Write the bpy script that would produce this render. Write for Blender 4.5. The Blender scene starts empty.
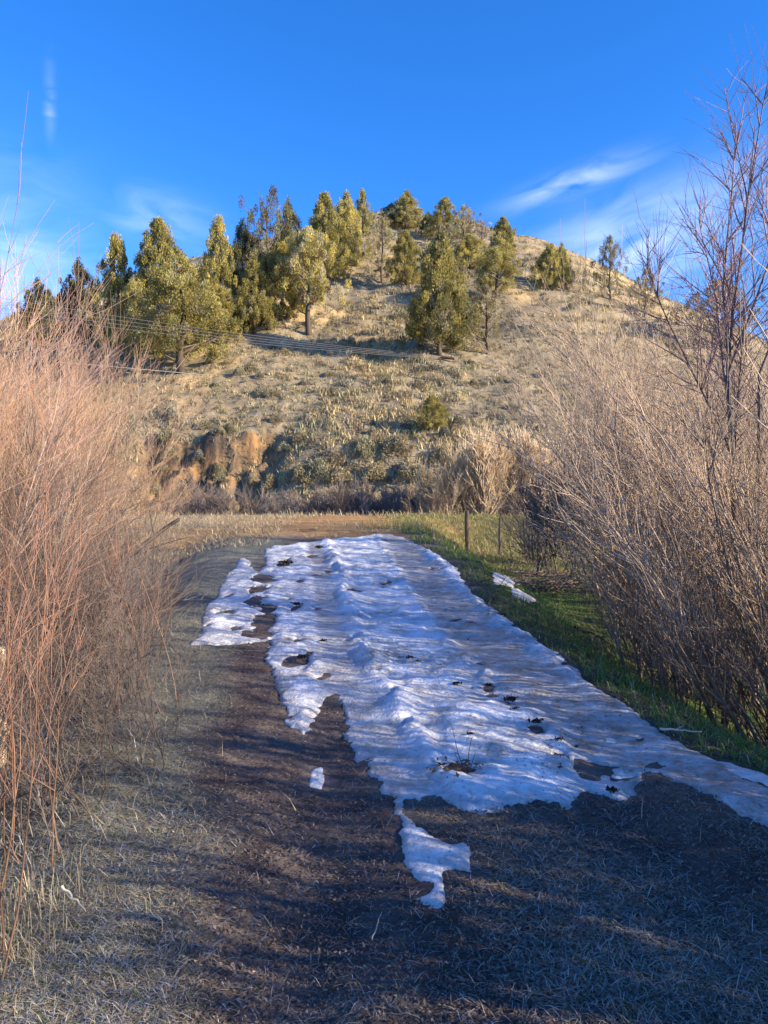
import bpy, math, random
import numpy as np
from mathutils import Vector, Matrix

R = math.radians
rng = np.random.default_rng(7)
random.seed(7)
scene = bpy.context.scene
COL = scene.collection

# ------------------------------------------------------------------ camera, sky, sun, exposure
CAM_H = 1.6
PITCH = math.atan(12 / 740.0)
cam_d = bpy.data.cameras.new('camera')
cam = bpy.data.objects.new('camera', cam_d)
COL.objects.link(cam)
cam_d.sensor_fit = 'VERTICAL'
cam_d.sensor_height = 24.0
cam_d.lens = 740.0 / 1024.0 * 24.0
cam_d.clip_start = 0.05
cam_d.clip_end = 9000
cam.location = (0, 0, CAM_H)
cam.rotation_euler = (math.pi / 2 - PITCH, 0, 0)
scene.camera = cam

SUN_EL, SUN_BACK = 21.0, 20.0          # low sun from the right, a little behind the camera
sun_dir = Vector((math.cos(R(SUN_BACK)) * math.cos(R(SUN_EL)),
                  -math.sin(R(SUN_BACK)) * math.cos(R(SUN_EL)), math.sin(R(SUN_EL))))
sd = bpy.data.lights.new('sun', 'SUN')
sd.energy = 4.2
sd.angle = R(0.5)
sd.color = (1.0, 0.85, 0.62)
sun = bpy.data.objects.new('sun', sd)
COL.objects.link(sun)
sun.rotation_euler = (-sun_dir).to_track_quat('-Z', 'Y').to_euler()
sun.location = (30, -5, 30)

world = bpy.data.worlds.new('World')
scene.world = world
world.use_nodes = True
wn = world.node_tree
wn.nodes.clear()
def N(t, kind, **kw):
    n = t.nodes.new(kind)
    for k, v in kw.items():
        setattr(n, k, v)
    return n
def MATH(t, op, a, b=None, c=None, clamp=False):
    n = N(t, 'ShaderNodeMath', operation=op, use_clamp=clamp)
    for i, v in enumerate((a, b, c)):
        if v is None: continue
        if isinstance(v, (int, float)): n.inputs[i].default_value = v
        else: t.links.new(v, n.inputs[i])
    return n.outputs[0]
def MIX(t, fac, a, b, blend='MIX'):
    n = N(t, 'ShaderNodeMix', data_type='RGBA', blend_type=blend)
    for i, v in ((0, fac), (6, a), (7, b)):
        if isinstance(v, (int, float)): n.inputs[i].default_value = v
        elif isinstance(v, tuple): n.inputs[i].default_value = v if len(v) == 4 else v + (1.0,)
        else: t.links.new(v, n.inputs[i])
    return n.outputs[2]
sky = N(wn, 'ShaderNodeTexSky', sky_type='NISHITA', sun_disc=False)
sky.sun_elevation = R(SUN_EL)
sky.sun_rotation = R(90 + SUN_BACK)
sky.altitude = 1400
sky.air_density = 1.0
sky.dust_density = 0.25
sky.ozone_density = 4.5
hsv = N(wn, 'ShaderNodeHueSaturation')
hsv.inputs['Saturation'].default_value = 1.22
hsv.inputs['Value'].default_value = 1.0
wn.links.new(sky.outputs[0], hsv.inputs['Color'])
tc = N(wn, 'ShaderNodeTexCoord')
sep = N(wn, 'ShaderNodeSeparateXYZ')
wn.links.new(tc.outputs['Generated'], sep.inputs[0])
az = MATH(wn, 'ARCTAN2', sep.outputs[0], sep.outputs[1])         # 0 straight ahead, + right
el = MATH(wn, 'ARCSINE', sep.outputs[2])
def streak(a0, e0, la, le, tilt, sc, seed, amt):
    """one thin streak of high cloud at azimuth a0, elevation e0"""
    da = MATH(wn, 'SUBTRACT', az, a0)
    de = MATH(wn, 'SUBTRACT', MATH(wn, 'SUBTRACT', el, e0), MATH(wn, 'MULTIPLY', da, tilt))
    ga = MATH(wn, 'POWER', MATH(wn, 'DIVIDE', da, la), 2.0)
    ge = MATH(wn, 'POWER', MATH(wn, 'DIVIDE', MATH(wn, 'ABSOLUTE', de), le), 2.0)
    g = MATH(wn, 'EXPONENT', MATH(wn, 'MULTIPLY', MATH(wn, 'ADD', ga, ge), -1.0))
    cmb = N(wn, 'ShaderNodeCombineXYZ')
    wn.links.new(MATH(wn, 'MULTIPLY', da, sc), cmb.inputs[0])
    wn.links.new(MATH(wn, 'MULTIPLY', de, sc * 3.2), cmb.inputs[1])
    cmb.inputs[2].default_value = seed
    nz = N(wn, 'ShaderNodeTexNoise')
    nz.inputs['Scale'].default_value = 1.0
    nz.inputs['Detail'].default_value = 6.0
    nz.inputs['Distortion'].default_value = 0.7
    wn.links.new(cmb.outputs[0], nz.inputs['Vector'])
    f = MATH(wn, 'MULTIPLY_ADD', nz.outputs[0], 2.6, -0.75, clamp=True)
    return MATH(wn, 'MULTIPLY', MATH(wn, 'MULTIPLY', g, f), amt)
clouds = [streak(0.255, 0.392, 0.078, 0.014, 0.22, 11, 1.3, 0.42),
          streak(0.32, 0.305, 0.17, 0.055, 0.25, 8, 4.1, 0.5),
          streak(-0.29, 0.343, 0.06, 0.03, -0.1, 10, 7.7, 0.25),
          streak(-0.50, 0.27, 0.10, 0.085, 0.1, 7, 2.2, 0.5),
          streak(-0.421, 0.452, 0.006, 0.03, 0.0, 14, 5.2, 0.2)]
cm = clouds[0]
for c in clouds[1:]:
    cm = MATH(wn, 'MAXIMUM', cm, c)
deep = MIX(wn, 1.0, hsv.outputs[0], (0.70, 0.71, 0.89), 'MULTIPLY')
skyc = MIX(wn, cm, deep, (3.6, 4.0, 4.7))
bg = N(wn, 'ShaderNodeBackground')
bg.inputs[1].default_value = 0.15
wn.links.new(skyc, bg.inputs[0])
wo = N(wn, 'ShaderNodeOutputWorld')
wn.links.new(bg.outputs[0], wo.inputs[0])

scene.view_settings.view_transform = 'Standard'
scene.view_settings.look = 'None'
scene.view_settings.gamma = 1.0
scene.cycles.max_bounces = 4
scene.cycles.diffuse_bounces = 3
scene.cycles.glossy_bounces = 1
scene.cycles.transmission_bounces = 2
scene.view_settings.exposure = 1.45

# ------------------------------------------------------------------ numeric helpers
def hash2(ix, iy, s):
    h = (ix * 374761393 + iy * 668265263 + s * 1442695041) & 0xFFFFFFFF
    h = ((h ^ (h >> 13)) * 1274126177) & 0xFFFFFFFF
    return ((h ^ (h >> 16)) & 0xFFFF) / 65535.0
def vnoise(x, y, s=0):
    x = np.asarray(x, float); y = np.asarray(y, float)
    ix = np.floor(x).astype(np.int64); iy = np.floor(y).astype(np.int64)
    fx = x - ix; fy = y - iy
    fx = fx * fx * (3 - 2 * fx); fy = fy * fy * (3 - 2 * fy)
    a = hash2(ix, iy, s); b = hash2(ix + 1, iy, s); c = hash2(ix, iy + 1, s); d = hash2(ix + 1, iy + 1, s)
    return (a + (b - a) * fx) * (1 - fy) + (c + (d - c) * fx) * fy
def fbm(x, y, o=4, s=0):
    v = 0; a = 0.5; t = 0
    for i in range(o):
        v = v + a * (vnoise(x, y, s + i * 17) - 0.5) * 2; t += a
        x = np.asarray(x) * 2.03 + 11.3; y = np.asarray(y) * 2.03 + 5.7; a *= 0.5
    return v / t
def sst(a, b, x):
    t = np.clip((np.asarray(x, float) - a) / (b - a), 0, 1)
    return t * t * (3 - 2 * t)
def smin(a, b, k):
    h = np.clip(0.5 + 0.5 * (b - a) / k, 0, 1)
    return b * (1 - h) + a * h - k * h * (1 - h)

def edge_r(y): return np.interp(y, [0, 2.5, 3.6, 4.7, 6, 10, 12, 14, 20], [2.2, 1.95, 1.8, 1.5, 1.25, 1.0, 0.75, 0.55, 0.7])
def edge_l(y): return np.interp(y, [0, 2.5, 6, 11, 20], [-0.85, -1.05, -1.75, -2.3, -3.2])
def gz0(x, y):
    x = np.asarray(x, float); y = np.asarray(y, float)
    p = smin(0.0743 * np.maximum(y, -3), 0.97 + 0 * y, 0.12)
    fade = 1 - sst(19.5, 29, y)
    p = p - 0.75 * sst(0, 1.8, x - edge_r(y)) * fade
    p = p - 0.28 * sst(0, 1.2, edge_l(y) - x) * (1 - sst(12, 18, y))
    p = p - 0.045 * (np.exp(-((x + 0.30) / 0.22) ** 2) + np.exp(-((x - 1.15) / 0.24) ** 2)) * (1 - sst(3.6, 5.0, y)) * sst(-3, 0, y)   # wheel ruts
    p = p - 1.4 * sst(30.0, 33.0, y)
    return p
def gz(x, y):
    z = gz0(x, y)
    near = 1 - sst(25, 60, np.asarray(y, float))
    z = z + near * (0.035 * fbm(x * 0.9, np.asarray(y) * 0.9, 3, 3) + 0.022 * fbm(np.asarray(x) * 4.5, np.asarray(y) * 4.5, 3, 5))
    return z
def cutw(x): return np.exp(-((np.asarray(x, float) + 9.0) / 4.1) ** 4) * np.clip(0.92 + 0.5 * fbm(np.asarray(x, float) / 1.3, 0 * np.asarray(x, float), 2, 47), 0, 1)
def cutline(x): return 38.7 + 1.1 * fbm(np.asarray(x) * 0.45, 0 * np.asarray(x), 3, 33) + 0.06 * (np.asarray(x) + 8)
def hz(x, y):
    x = np.asarray(x, float); y = np.asarray(y, float)
    dx = x - 5.0; dy = y - 118.0
    a = np.where(dx < 0, 0.87, 1.25)
    dx = np.sqrt(np.maximum(np.abs(dx) - np.where(dx < 0, 3.0, 2.0), 0) ** 2 + 1.0) - 1.0
    r = np.sqrt((a * dx) ** 2 + dy ** 2 + 144.0) - 9.0
    z = 46.2 - 0.575 * r
    up = sst(40, 60, y)
    z = z + up * 1.5 * fbm(x / 17, y / 17, 3, 21) + 0.28 * fbm(x / 2.6, y / 2.6, 3, 25)
    z = z + 0.10 * fbm(x / 0.7, y / 0.7, 2, 29)
    z = z + up * 0.22 * np.sin(z * 3.4 + 3.0 * fbm(x / 8, y / 8, 2, 27))       # terraces trodden along the slope
    d = y - cutline(x)                                     # cut bank at the foot of the hill
    z = z - cutw(x) * (1.8 + 0.6 * fbm(x * 1.3, y * 3, 3, 35)) * (1 - sst(-0.55, 0.25, d)) * sst(-7.5, -1.0, d)
    z = z + cutw(x) * sst(-3.5, -1.5, d) * (1 - sst(0.2, 0.8, d)) * (0.8 * fbm(x / 1.1, y / 0.6, 3, 37) - 0.75 * np.abs(fbm(x / 0.5, y / 0.35, 3, 39)))
    z = z - 4.2 * (1 - sst(33.2, 37.5, y))
    return z
def surf(x, y): return np.maximum(gz(x, y), hz(x, y))
_ts = np.geomspace(1.2, 330, 5000)
def at(px, py):
    """the point of the terrain seen at a pixel of the photograph"""
    u = (px - 384) / 740.0; v = (512 - py) / 740.0
    cy, sy = math.cos(PITCH), math.sin(PITCH)
    d = (u, cy + v * sy, v * cy - sy)
    X, Y, Z = d[0] * _ts, d[1] * _ts, CAM_H + d[2] * _ts
    b = np.nonzero(Z < surf(X, Y))[0]
    if len(b) == 0:
        i = int(np.argmin(np.where(Y > 60, Z - surf(X, Y), 1e9)))
    else:
        i = b[0]
    x, y = X[i], Y[i]
    return Vector((x, y, float(surf(np.array([x]), np.array([y]))[0])))
def flat(px, py):
    """x, y on the sloping track"""
    u = (px - 384) / 740.0; v = (512 - py) / 740.0
    cy, sy = math.cos(PITCH), math.sin(PITCH)
    dy, dz = cy + v * sy, v * cy - sy
    lo, hi = 0.5, 60.0
    t = np.geomspace(1, 60, 4000)
    Z = CAM_H + dz * t; P = smin(0.0743 * dy * t, 0.97 + 0 * t, 0.12)
    b = np.nonzero(Z < P)[0]
    i = b[0] if len(b) else len(t) - 1
    return (u * t[i], dy * t[i])

# ------------------------------------------------------------------ mesh helpers
def build_mesh(name, verts, faces, mat, col=None, smooth=False, attrs=None):
    """faces: list of int arrays (n,3) or (n,4)"""
    me = bpy.data.meshes.new(name)
    verts = np.asarray(verts, np.float32)
    faces = [np.asarray(f, np.int32) for f in faces if len(f)]
    me.vertices.add(len(verts)); me.vertices.foreach_set('co', verts.ravel())
    nl = sum(f.size for f in faces); nf = sum(len(f) for f in faces)
    me.loops.add(nl); me.polygons.add(nf)
    me.loops.foreach_set('vertex_index', np.concatenate([f.ravel() for f in faces]))
    tot = np.concatenate([np.full(len(f), f.shape[1], np.int32) for f in faces])
    st = np.concatenate([[0], np.cumsum(tot)[:-1]]).astype(np.int32)
    me.polygons.foreach_set('loop_start', st)
    me.polygons.foreach_set('use_smooth', np.full(nf, smooth, bool))
    if col is not None:
        c = np.ones((len(verts), 4), np.float32); c[:, :3] = col
        at_ = me.color_attributes.new('col', 'FLOAT_COLOR', 'POINT')
        at_.data.foreach_set('color', c.ravel())
    for k, v in (attrs or {}).items():
        a_ = me.attributes.new(k, 'FLOAT', 'POINT')
        a_.data.foreach_set('value', np.asarray(v, np.float32))
    me.update(calc_edges=True)
    me.validate()
    me.materials.append(mat)
    return me
def link(name, data, parent=None):
    o = bpy.data.objects.new(name, data)
    COL.objects.link(o)
    if parent is not None: o.parent = parent
    return o
def tag(o, label=None, cat=None, group=None, kind=None):
    if label: o['label'] = label
    if cat: o['category'] = cat
    if group: o['group'] = group
    if kind: o['kind'] = kind
    return o
def thing(name, loc, label, cat, group=None, rz=0.0):
    o = link(name, None)
    o.location = loc; o.rotation_euler = (0, 0, rz)
    return tag(o, label, cat, group)

class Tubes:
    def __init__(self): self.v = []; self.q = []; self.c = []; self.n = 0
    def add(self, pts, r0, r1, k, c0, c1=None, cap=False):
        pts = np.asarray(pts, float); n = len(pts)
        t = np.gradient(pts, axis=0)
        t /= np.linalg.norm(t, axis=1, keepdims=True) + 1e-9
        ref = np.array([0.31, 0.87, 0.38]) if abs(t[0, 2]) > 0.5 else np.array([0.1, 0.2, 1.0])
        a = np.cross(t, ref); a /= np.linalg.norm(a, axis=1, keepdims=True) + 1e-9
        b = np.cross(t, a)
        rad = np.linspace(r0, r1, n) if np.isscalar(r0) else np.asarray(r0)
        ang = np.arange(k) / k * 2 * math.pi
        ring = (a[:, None, :] * np.cos(ang)[None, :, None] + b[:, None, :] * np.sin(ang)[None, :, None]) * rad[:, None, None] + pts[:, None, :]
        self.v.append(ring.reshape(-1, 3))
        i = np.arange(n - 1)[:, None] * k + np.arange(k)[None, :]
        j = np.arange(n - 1)[:, None] * k + (np.arange(k)[None, :] + 1) % k
        self.q.append(np.stack([i, j, j + k, i + k], -1).reshape(-1, 4) + self.n)
        c0 = np.asarray(c0, float); c1 = c0 if c1 is None else np.asarray(c1, float)
        cc = c0[None] + (c1 - c0)[None] * np.linspace(0, 1, n)[:, None]
        self.c.append(np.repeat(cc, k, axis=0))
        self.n += n * k
    def mesh(self, name, mat, smooth=True):
        return build_mesh(name, np.concatenate(self.v), [np.concatenate(self.q)], mat, np.concatenate(self.c), smooth)

# ------------------------------------------------------------------ materials
def new_mat(name):
    m = bpy.data.materials.new(name); m.use_nodes = True
    t = m.node_tree; t.nodes.clear()
    out = N(t, 'ShaderNodeOutputMaterial')
    b = N(t, 'ShaderNodeBsdfPrincipled')
    t.links.new(b.outputs[0], out.inputs[0])
    return m, t, b, out
def attr_mat(name, rough=0.8, var=0.35, noise_scale=0, noise_amt=0.4, translucent=0.0, bump=0.0, spec=0.3):
    m, t, b, out = new_mat(name)
    a = N(t, 'ShaderNodeAttribute', attribute_name='col')
    c = a.outputs['Color']
    if var:
        oi = N(t, 'ShaderNodeObjectInfo')
        f = MATH(t, 'MULTIPLY_ADD', oi.outputs['Random'], var, 1 - var / 2)
        c = MIX(t, 1.0, c, f, 'MULTIPLY')
    if noise_scale:
        tc = N(t, 'ShaderNodeTexCoord')
        nz = N(t, 'ShaderNodeTexNoise'); nz.inputs['Scale'].default_value = noise_scale
        nz.inputs['Detail'].default_value = 7; nz.inputs['Roughness'].default_value = 0.7
        t.links.new(tc.outputs['Object'], nz.inputs['Vector'])
        f = MATH(t, 'MULTIPLY_ADD', nz.outputs[0], 2 * noise_amt, 1 - noise_amt)
        c = MIX(t, 1.0, c, f, 'MULTIPLY')
        if bump:
            bp = N(t, 'ShaderNodeBump'); bp.inputs['Strength'].default_value = 1.0
            bp.inputs['Distance'].default_value = bump
            t.links.new(nz.outputs[0], bp.inputs['Height'])
            t.links.new(bp.outputs[0], b.inputs['Normal'])
    t.links.new(c, b.inputs['Base Color'])
    b.inputs['Roughness'].default_value = rough
    b.inputs['Specular IOR Level'].default_value = spec
    if translucent:
        tr = N(t, 'ShaderNodeBsdfTranslucent')
        t.links.new(c, tr.inputs[0])
        mx = N(t, 'ShaderNodeMixShader'); mx.inputs[0].default_value = translucent
        t.links.new(b.outputs[0], mx.inputs[1]); t.links.new(tr.outputs[0], mx.inputs[2])
        t.links.new(mx.outputs[0], out.inputs[0])
    return m
M_ground = attr_mat('soil', 0.95, 0, 38, 0.75, bump=0.02, spec=0.15)
M_hill = attr_mat('hillside', 0.95, 0, 3.5, 0.5, bump=0.10, spec=0.1)
M_grass = attr_mat('grass', 0.8, 0, translucent=0.2)
M_twig = attr_mat('willow_bark', 0.65, 0.9, spec=0.35)
M_needle = attr_mat('juniper_needles', 0.75, 0.4, translucent=0.40, spec=0.2)
M_bark = attr_mat('juniper_bark', 0.9, 0.3, 14, 0.5, bump=0.03)
M_sage = attr_mat('sage_leaves', 0.85, 0.45, translucent=0.15)
M_litter = attr_mat('litter', 0.85, 0)
M_wood = attr_mat('weathered_wood', 0.85, 0, 20, 0.45, bump=0.01)
M_cable, t_, b_, o_ = new_mat('cable_sheath')
b_.inputs['Base Color'].default_value = (0.20, 0.18, 0.175, 1); b_.inputs['Roughness'].default_value = 0.5

# snow: granular white, grey ice and brown dirt where the wheels packed it (attribute 'ice'), soiled by noise
M_snow, t, b, out = new_mat('snow')
tcs = N(t, 'ShaderNodeTexCoord')
n1 = N(t, 'ShaderNodeTexNoise'); n1.inputs['Scale'].default_value = 3.2; n1.inputs['Detail'].default_value = 8; n1.inputs['Roughness'].default_value = 0.68
n2 = N(t, 'ShaderNodeTexNoise'); n2.inputs['Scale'].default_value = 45; n2.inputs['Detail'].default_value = 6
n3 = N(t, 'ShaderNodeTexNoise'); n3.inputs['Scale'].default_value = 9; n3.inputs['Detail'].default_value = 9; n3.inputs['Roughness'].default_value = 0.75
for n in (n1, n2, n3): t.links.new(tcs.outputs['Object'], n.inputs['Vector'])
ice = N(t, 'ShaderNodeAttribute', attribute_name='ice').outputs['Fac']
dirt = N(t, 'ShaderNodeAttribute', attribute_name='dirt').outputs['Fac']
c = MIX(t, MATH(t, 'MULTIPLY', ice, MATH(t, 'MULTIPLY_ADD', n1.outputs[0], 0.8, 0.45, clamp=True)), (0.91, 0.92, 0.93), (0.54, 0.56, 0.58))
df = MATH(t, 'MULTIPLY', MATH(t, 'MULTIPLY_ADD', n3.outputs[0], 3.6, -1.2, clamp=True), dirt, clamp=True)
c = MIX(t, df, c, (0.27, 0.21, 0.15))
sp = MATH(t, 'MULTIPLY_ADD', n2.outputs[0], 9, -5.4, clamp=True)
c = MIX(t, MATH(t, 'MULTIPLY', sp, 0.6), c, (0.12, 0.08, 0.06))
t.links.new(c, b.inputs['Base Color'])
t.links.new(MATH(t, 'MULTIPLY_ADD', ice, -0.35, 0.7), b.inputs['Roughness'])
b.inputs['Subsurface Weight'].default_value = 0.0
bp = N(t, 'ShaderNodeBump'); bp.inputs['Distance'].default_value = 0.010; bp.inputs['Strength'].default_value = 1.0
t.links.new(MATH(t, 'ADD', n3.outputs[0], MATH(t, 'MULTIPLY', n2.outputs[0], 1.1)), bp.inputs['Height'])
t.links.new(bp.outputs[0], b.inputs['Normal'])

# ------------------------------------------------------------------ ground sheet
def axis(lo, hi, step, far, grow):
    core = list(np.arange(lo, hi, step)); s = step; v = core[-1]; a = []
    while v < far: s *= grow; v += s; a.append(v)
    s = step; v = core[0]; b_ = []
    while v > -far: s *= grow; v -= s; b_.append(v)
    return np.array(b_[::-1] + core + a)
gxs = axis(-3.6, 4.2, 0.035, 4000, 1.09)
ys = [-400, -100, -30, -10, -4, -1.5, 0, 0.7, 1.2]
while ys[-1] < 33: ys.append(ys[-1] + max(0.016, 0.0095 * ys[-1]))
s = 0.4
while ys[-1] < 6000: s *= 1.12; ys.append(ys[-1] + s)
gys = np.array(ys)
def grid_faces(nx, ny):
    i = (np.arange(ny - 1)[:, None] * nx + np.arange(nx - 1)[None, :]).ravel()
    return np.stack([i, i + 1, i + nx + 1, i + nx], -1)
GX, GY = np.meshgrid(gxs, gys)
gx, gy = GX.ravel(), GY.ravel()
gzv = gz(gx, gy) + (1 - sst(8, 16, gy)) * (np.abs(gx) < 5) * 0.012 * fbm(gx * 17, gy * 17, 3, 9)
def mixc(a, b, f): return a + (b - a) * np.clip(f, 0, 1)[:, None]
def C(*v): return np.array(v)[None, :]
def left_grass(x, y): return sst(0.05, 0.4, np.interp(y, [2, 3, 4, 5, 6, 8], [-0.4, -0.55, -0.75, -0.85, -1.0, -1.4]) - x + 0.15 * fbm(x * 2, y * 2, 3, 51))
n_a = fbm(gx * 1.3, gy * 1.3, 4, 41); n_b = fbm(gx * 6, gy * 6, 4, 43)
soil = mixc(C(0.090, 0.066, 0.060), C(0.19, 0.15, 0.13), 0.5 + 0.9 * n_b)
soil = mixc(soil, C(0.15, 0.125, 0.09), (n_a + n_b - 0.2) * 0.8)
soil = mixc(soil, C(0.19, 0.20, 0.16), left_grass(gx, gy) * 0.8)
gn = sst(-0.25, 0.4, gx - edge_r(gy) - 0.05 + 0.3 * n_a) * (1 - sst(18, 30, gy))
soil = mixc(soil, mixc(C(0.065, 0.12, 0.022), C(0.12, 0.12, 0.04), 0.5 + n_b), gn)
road = sst(12.2, 14.2, gy + 0.8 * n_a)
tan = mixc(C(0.44, 0.26, 0.105), C(0.29, 0.16, 0.065), 0.5 + n_a + 0.8 * fbm(gx * 0.7, gy * 0.9, 3, 45))
tan = mixc(tan, C(0.36, 0.28, 0.16), sst(0.5, 4, -2.2 - gx + n_a * 2) * 0.8)
tan = mixc(tan, C(0.17, 0.15, 0.045), sst(-0.6, 2.4, gx - 1.2 + n_a * 2.6 + 0.8 * n_b) * 0.85)
soil = mixc(soil, tan, road)
soil = mixc(soil, C(0.15, 0.115, 0.07), sst(30.5, 33, gy))
ground = link('ground', build_mesh('ground', np.stack([gx, gy, gzv], -1), [grid_faces(len(gxs), len(gys))], M_ground, soil, True))
tag(ground, kind='structure')

# ------------------------------------------------------------------ hill
hxs = np.unique(np.concatenate([np.arange(-24, 26, 0.32), np.arange(-14.5, -3.5, 0.11), -np.cumsum(np.linspace(0.35, 3, 60)) - 24, 26 + np.cumsum(np.linspace(0.35, 3, 60))]))
hy = [33.5]
while hy[-1] < 200: hy.append(hy[-1] + (0.11 if 36.5 < hy[-1] < 41.5 else 0.2 if hy[-1] < 46 else 0.006 * hy[-1]))
hys = np.array(hy)
HX, HY = np.meshgrid(hxs, hys); hx, hy_ = HX.ravel(), HY.ravel()
hzv = hz(hx, hy_)
ha = fbm(hx / 6, hy_ / 6, 4, 61); hb = fbm(hx / 0.9, hy_ / 0.9, 3, 67)
hc = mixc(C(0.36, 0.285, 0.175), C(0.19, 0.15, 0.10), 0.5 + 1.2 * hb + 0.5 * ha)
hc = mixc(hc, C(0.48, 0.34, 0.17), sst(0.1, 0.6, ha + 0.4 * hb))
d_ = hy_ - cutline(hx)
cut = cutw(hx) * (1 - sst(0.1, 0.6, d_)) * sst(-3.2, -1.0, d_)
cb = fbm(hx / 0.45, hzv / 0.25, 4, 71) * 1.2
hc = mixc(hc, mixc(C(0.33, 0.175, 0.07), C(0.08, 0.058, 0.045), 0.6 + 1.6 * cb), cut)
hill = link('hill', build_mesh('hill', np.stack([hx, hy_, hzv], -1), [grid_faces(len(hxs), len(hys))], M_hill, hc, True))
tag(hill, kind='structure')

# ------------------------------------------------------------------ snow
def poly(px): return np.array([flat(*p) for p in px])
P_main = poly([(266, 549), (300, 543), (345, 539), (388, 535), (402, 538), (420, 546), (440, 556), (455, 568), (466, 585), (478, 600),
    (508, 620), (533, 640), (562, 662), (590, 685), (622, 705), (655, 730), (695, 752), (732, 771), (768, 789), (820, 812), (820, 845), (768, 823),
    (745, 816), (720, 798), (690, 786), (662, 772), (640, 768), (634, 782), (618, 790), (598, 784), (585, 786), (572, 792), (572, 808), (556, 800), (540, 797), (520, 800), (500, 805),
    (480, 809), (462, 806), (440, 798), (420, 796), (406, 800), (410, 812), (425, 832), (446, 842), (462, 848), (470, 862), (479, 878),
    (455, 869), (441, 871), (444, 890), (439, 906), (426, 899), (425, 885), (410, 870), (402, 850), (398, 828), (390, 806), (392, 798),
    (378, 785), (366, 765), (354, 740), (345, 715), (336, 697), (322, 702), (315, 722), (303, 735), (290, 727), (286, 705), (278, 690),
    (266, 660), (272, 638), (255, 642), (225, 644), (190, 646), (204, 625), (208, 606), (226, 580), (242, 559), (250, 562), (258, 576), (266, 566)])
HOLES = [(258, 590, 12, 3), (255, 602, 9, 3), (262, 617, 8, 3), (262, 632, 7, 6), (285, 563, 7, 4), (296, 606, 5, 3), (303, 661, 7, 4), (325, 678, 5, 3.5),
         (297, 640, 4, 2), (314, 556, 6, 2), (590, 762, 22, 6), (560, 755, 8, 4), (575, 742, 4, 3), (510, 703, 5, 3), (536, 729, 9, 4), (622, 771, 16, 4), (655, 764, 10, 3), (488, 690, 5, 3), (640, 738, 5, 2),
         (459, 768, 13, 5), (230, 612, 6, 2), (226, 596, 5, 2), (236, 628, 6, 2)]
def sdf(x, y, P):
    """signed distance to a polygon, positive inside"""
    d = np.full(x.shape, 1e9); ins = np.zeros(x.shape, bool)
    for i in range(len(P)):
        ax, ay = P[i]; bx, by = P[(i + 1) % len(P)]
        ex, ey = bx - ax, by - ay
        t_ = np.clip(((x - ax) * ex + (y - ay) * ey) / (ex * ex + ey * ey + 1e-12), 0, 1)
        d = np.minimum(d, np.hypot(x - ax - t_ * ex, y - ay - t_ * ey))
        cr = ((ay > y) != (by > y)) & (x < ex * (y - ay) / (by - ay + 1e-12) + ax)
        ins ^= cr
    return np.where(ins, d, -d)
def polyline_d(x, y, L):
    d = np.full(x.shape, 1e9)
    for (ax, ay), (bx, by) in zip(L[:-1], L[1:]):
        ex, ey = bx - ax, by - ay
        t_ = np.clip(((x - ax) * ex + (y - ay) * ey) / (ex * ex + ey * ey), 0, 1)
        d = np.minimum(d, np.hypot(x - ax - t_ * ex, y - ay - t_ * ey))
    return d
RUT_L = [flat(*p) for p in [(312, 541), (318, 560), (324, 590), (334, 640), (350, 690), (372, 735), (395, 775), (420, 800)]]
RUT_R = [flat(*p) for p in [(392, 536), (412, 560), (445, 600), (492, 650), (560, 700), (625, 745), (690, 778), (768, 812)]]
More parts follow.
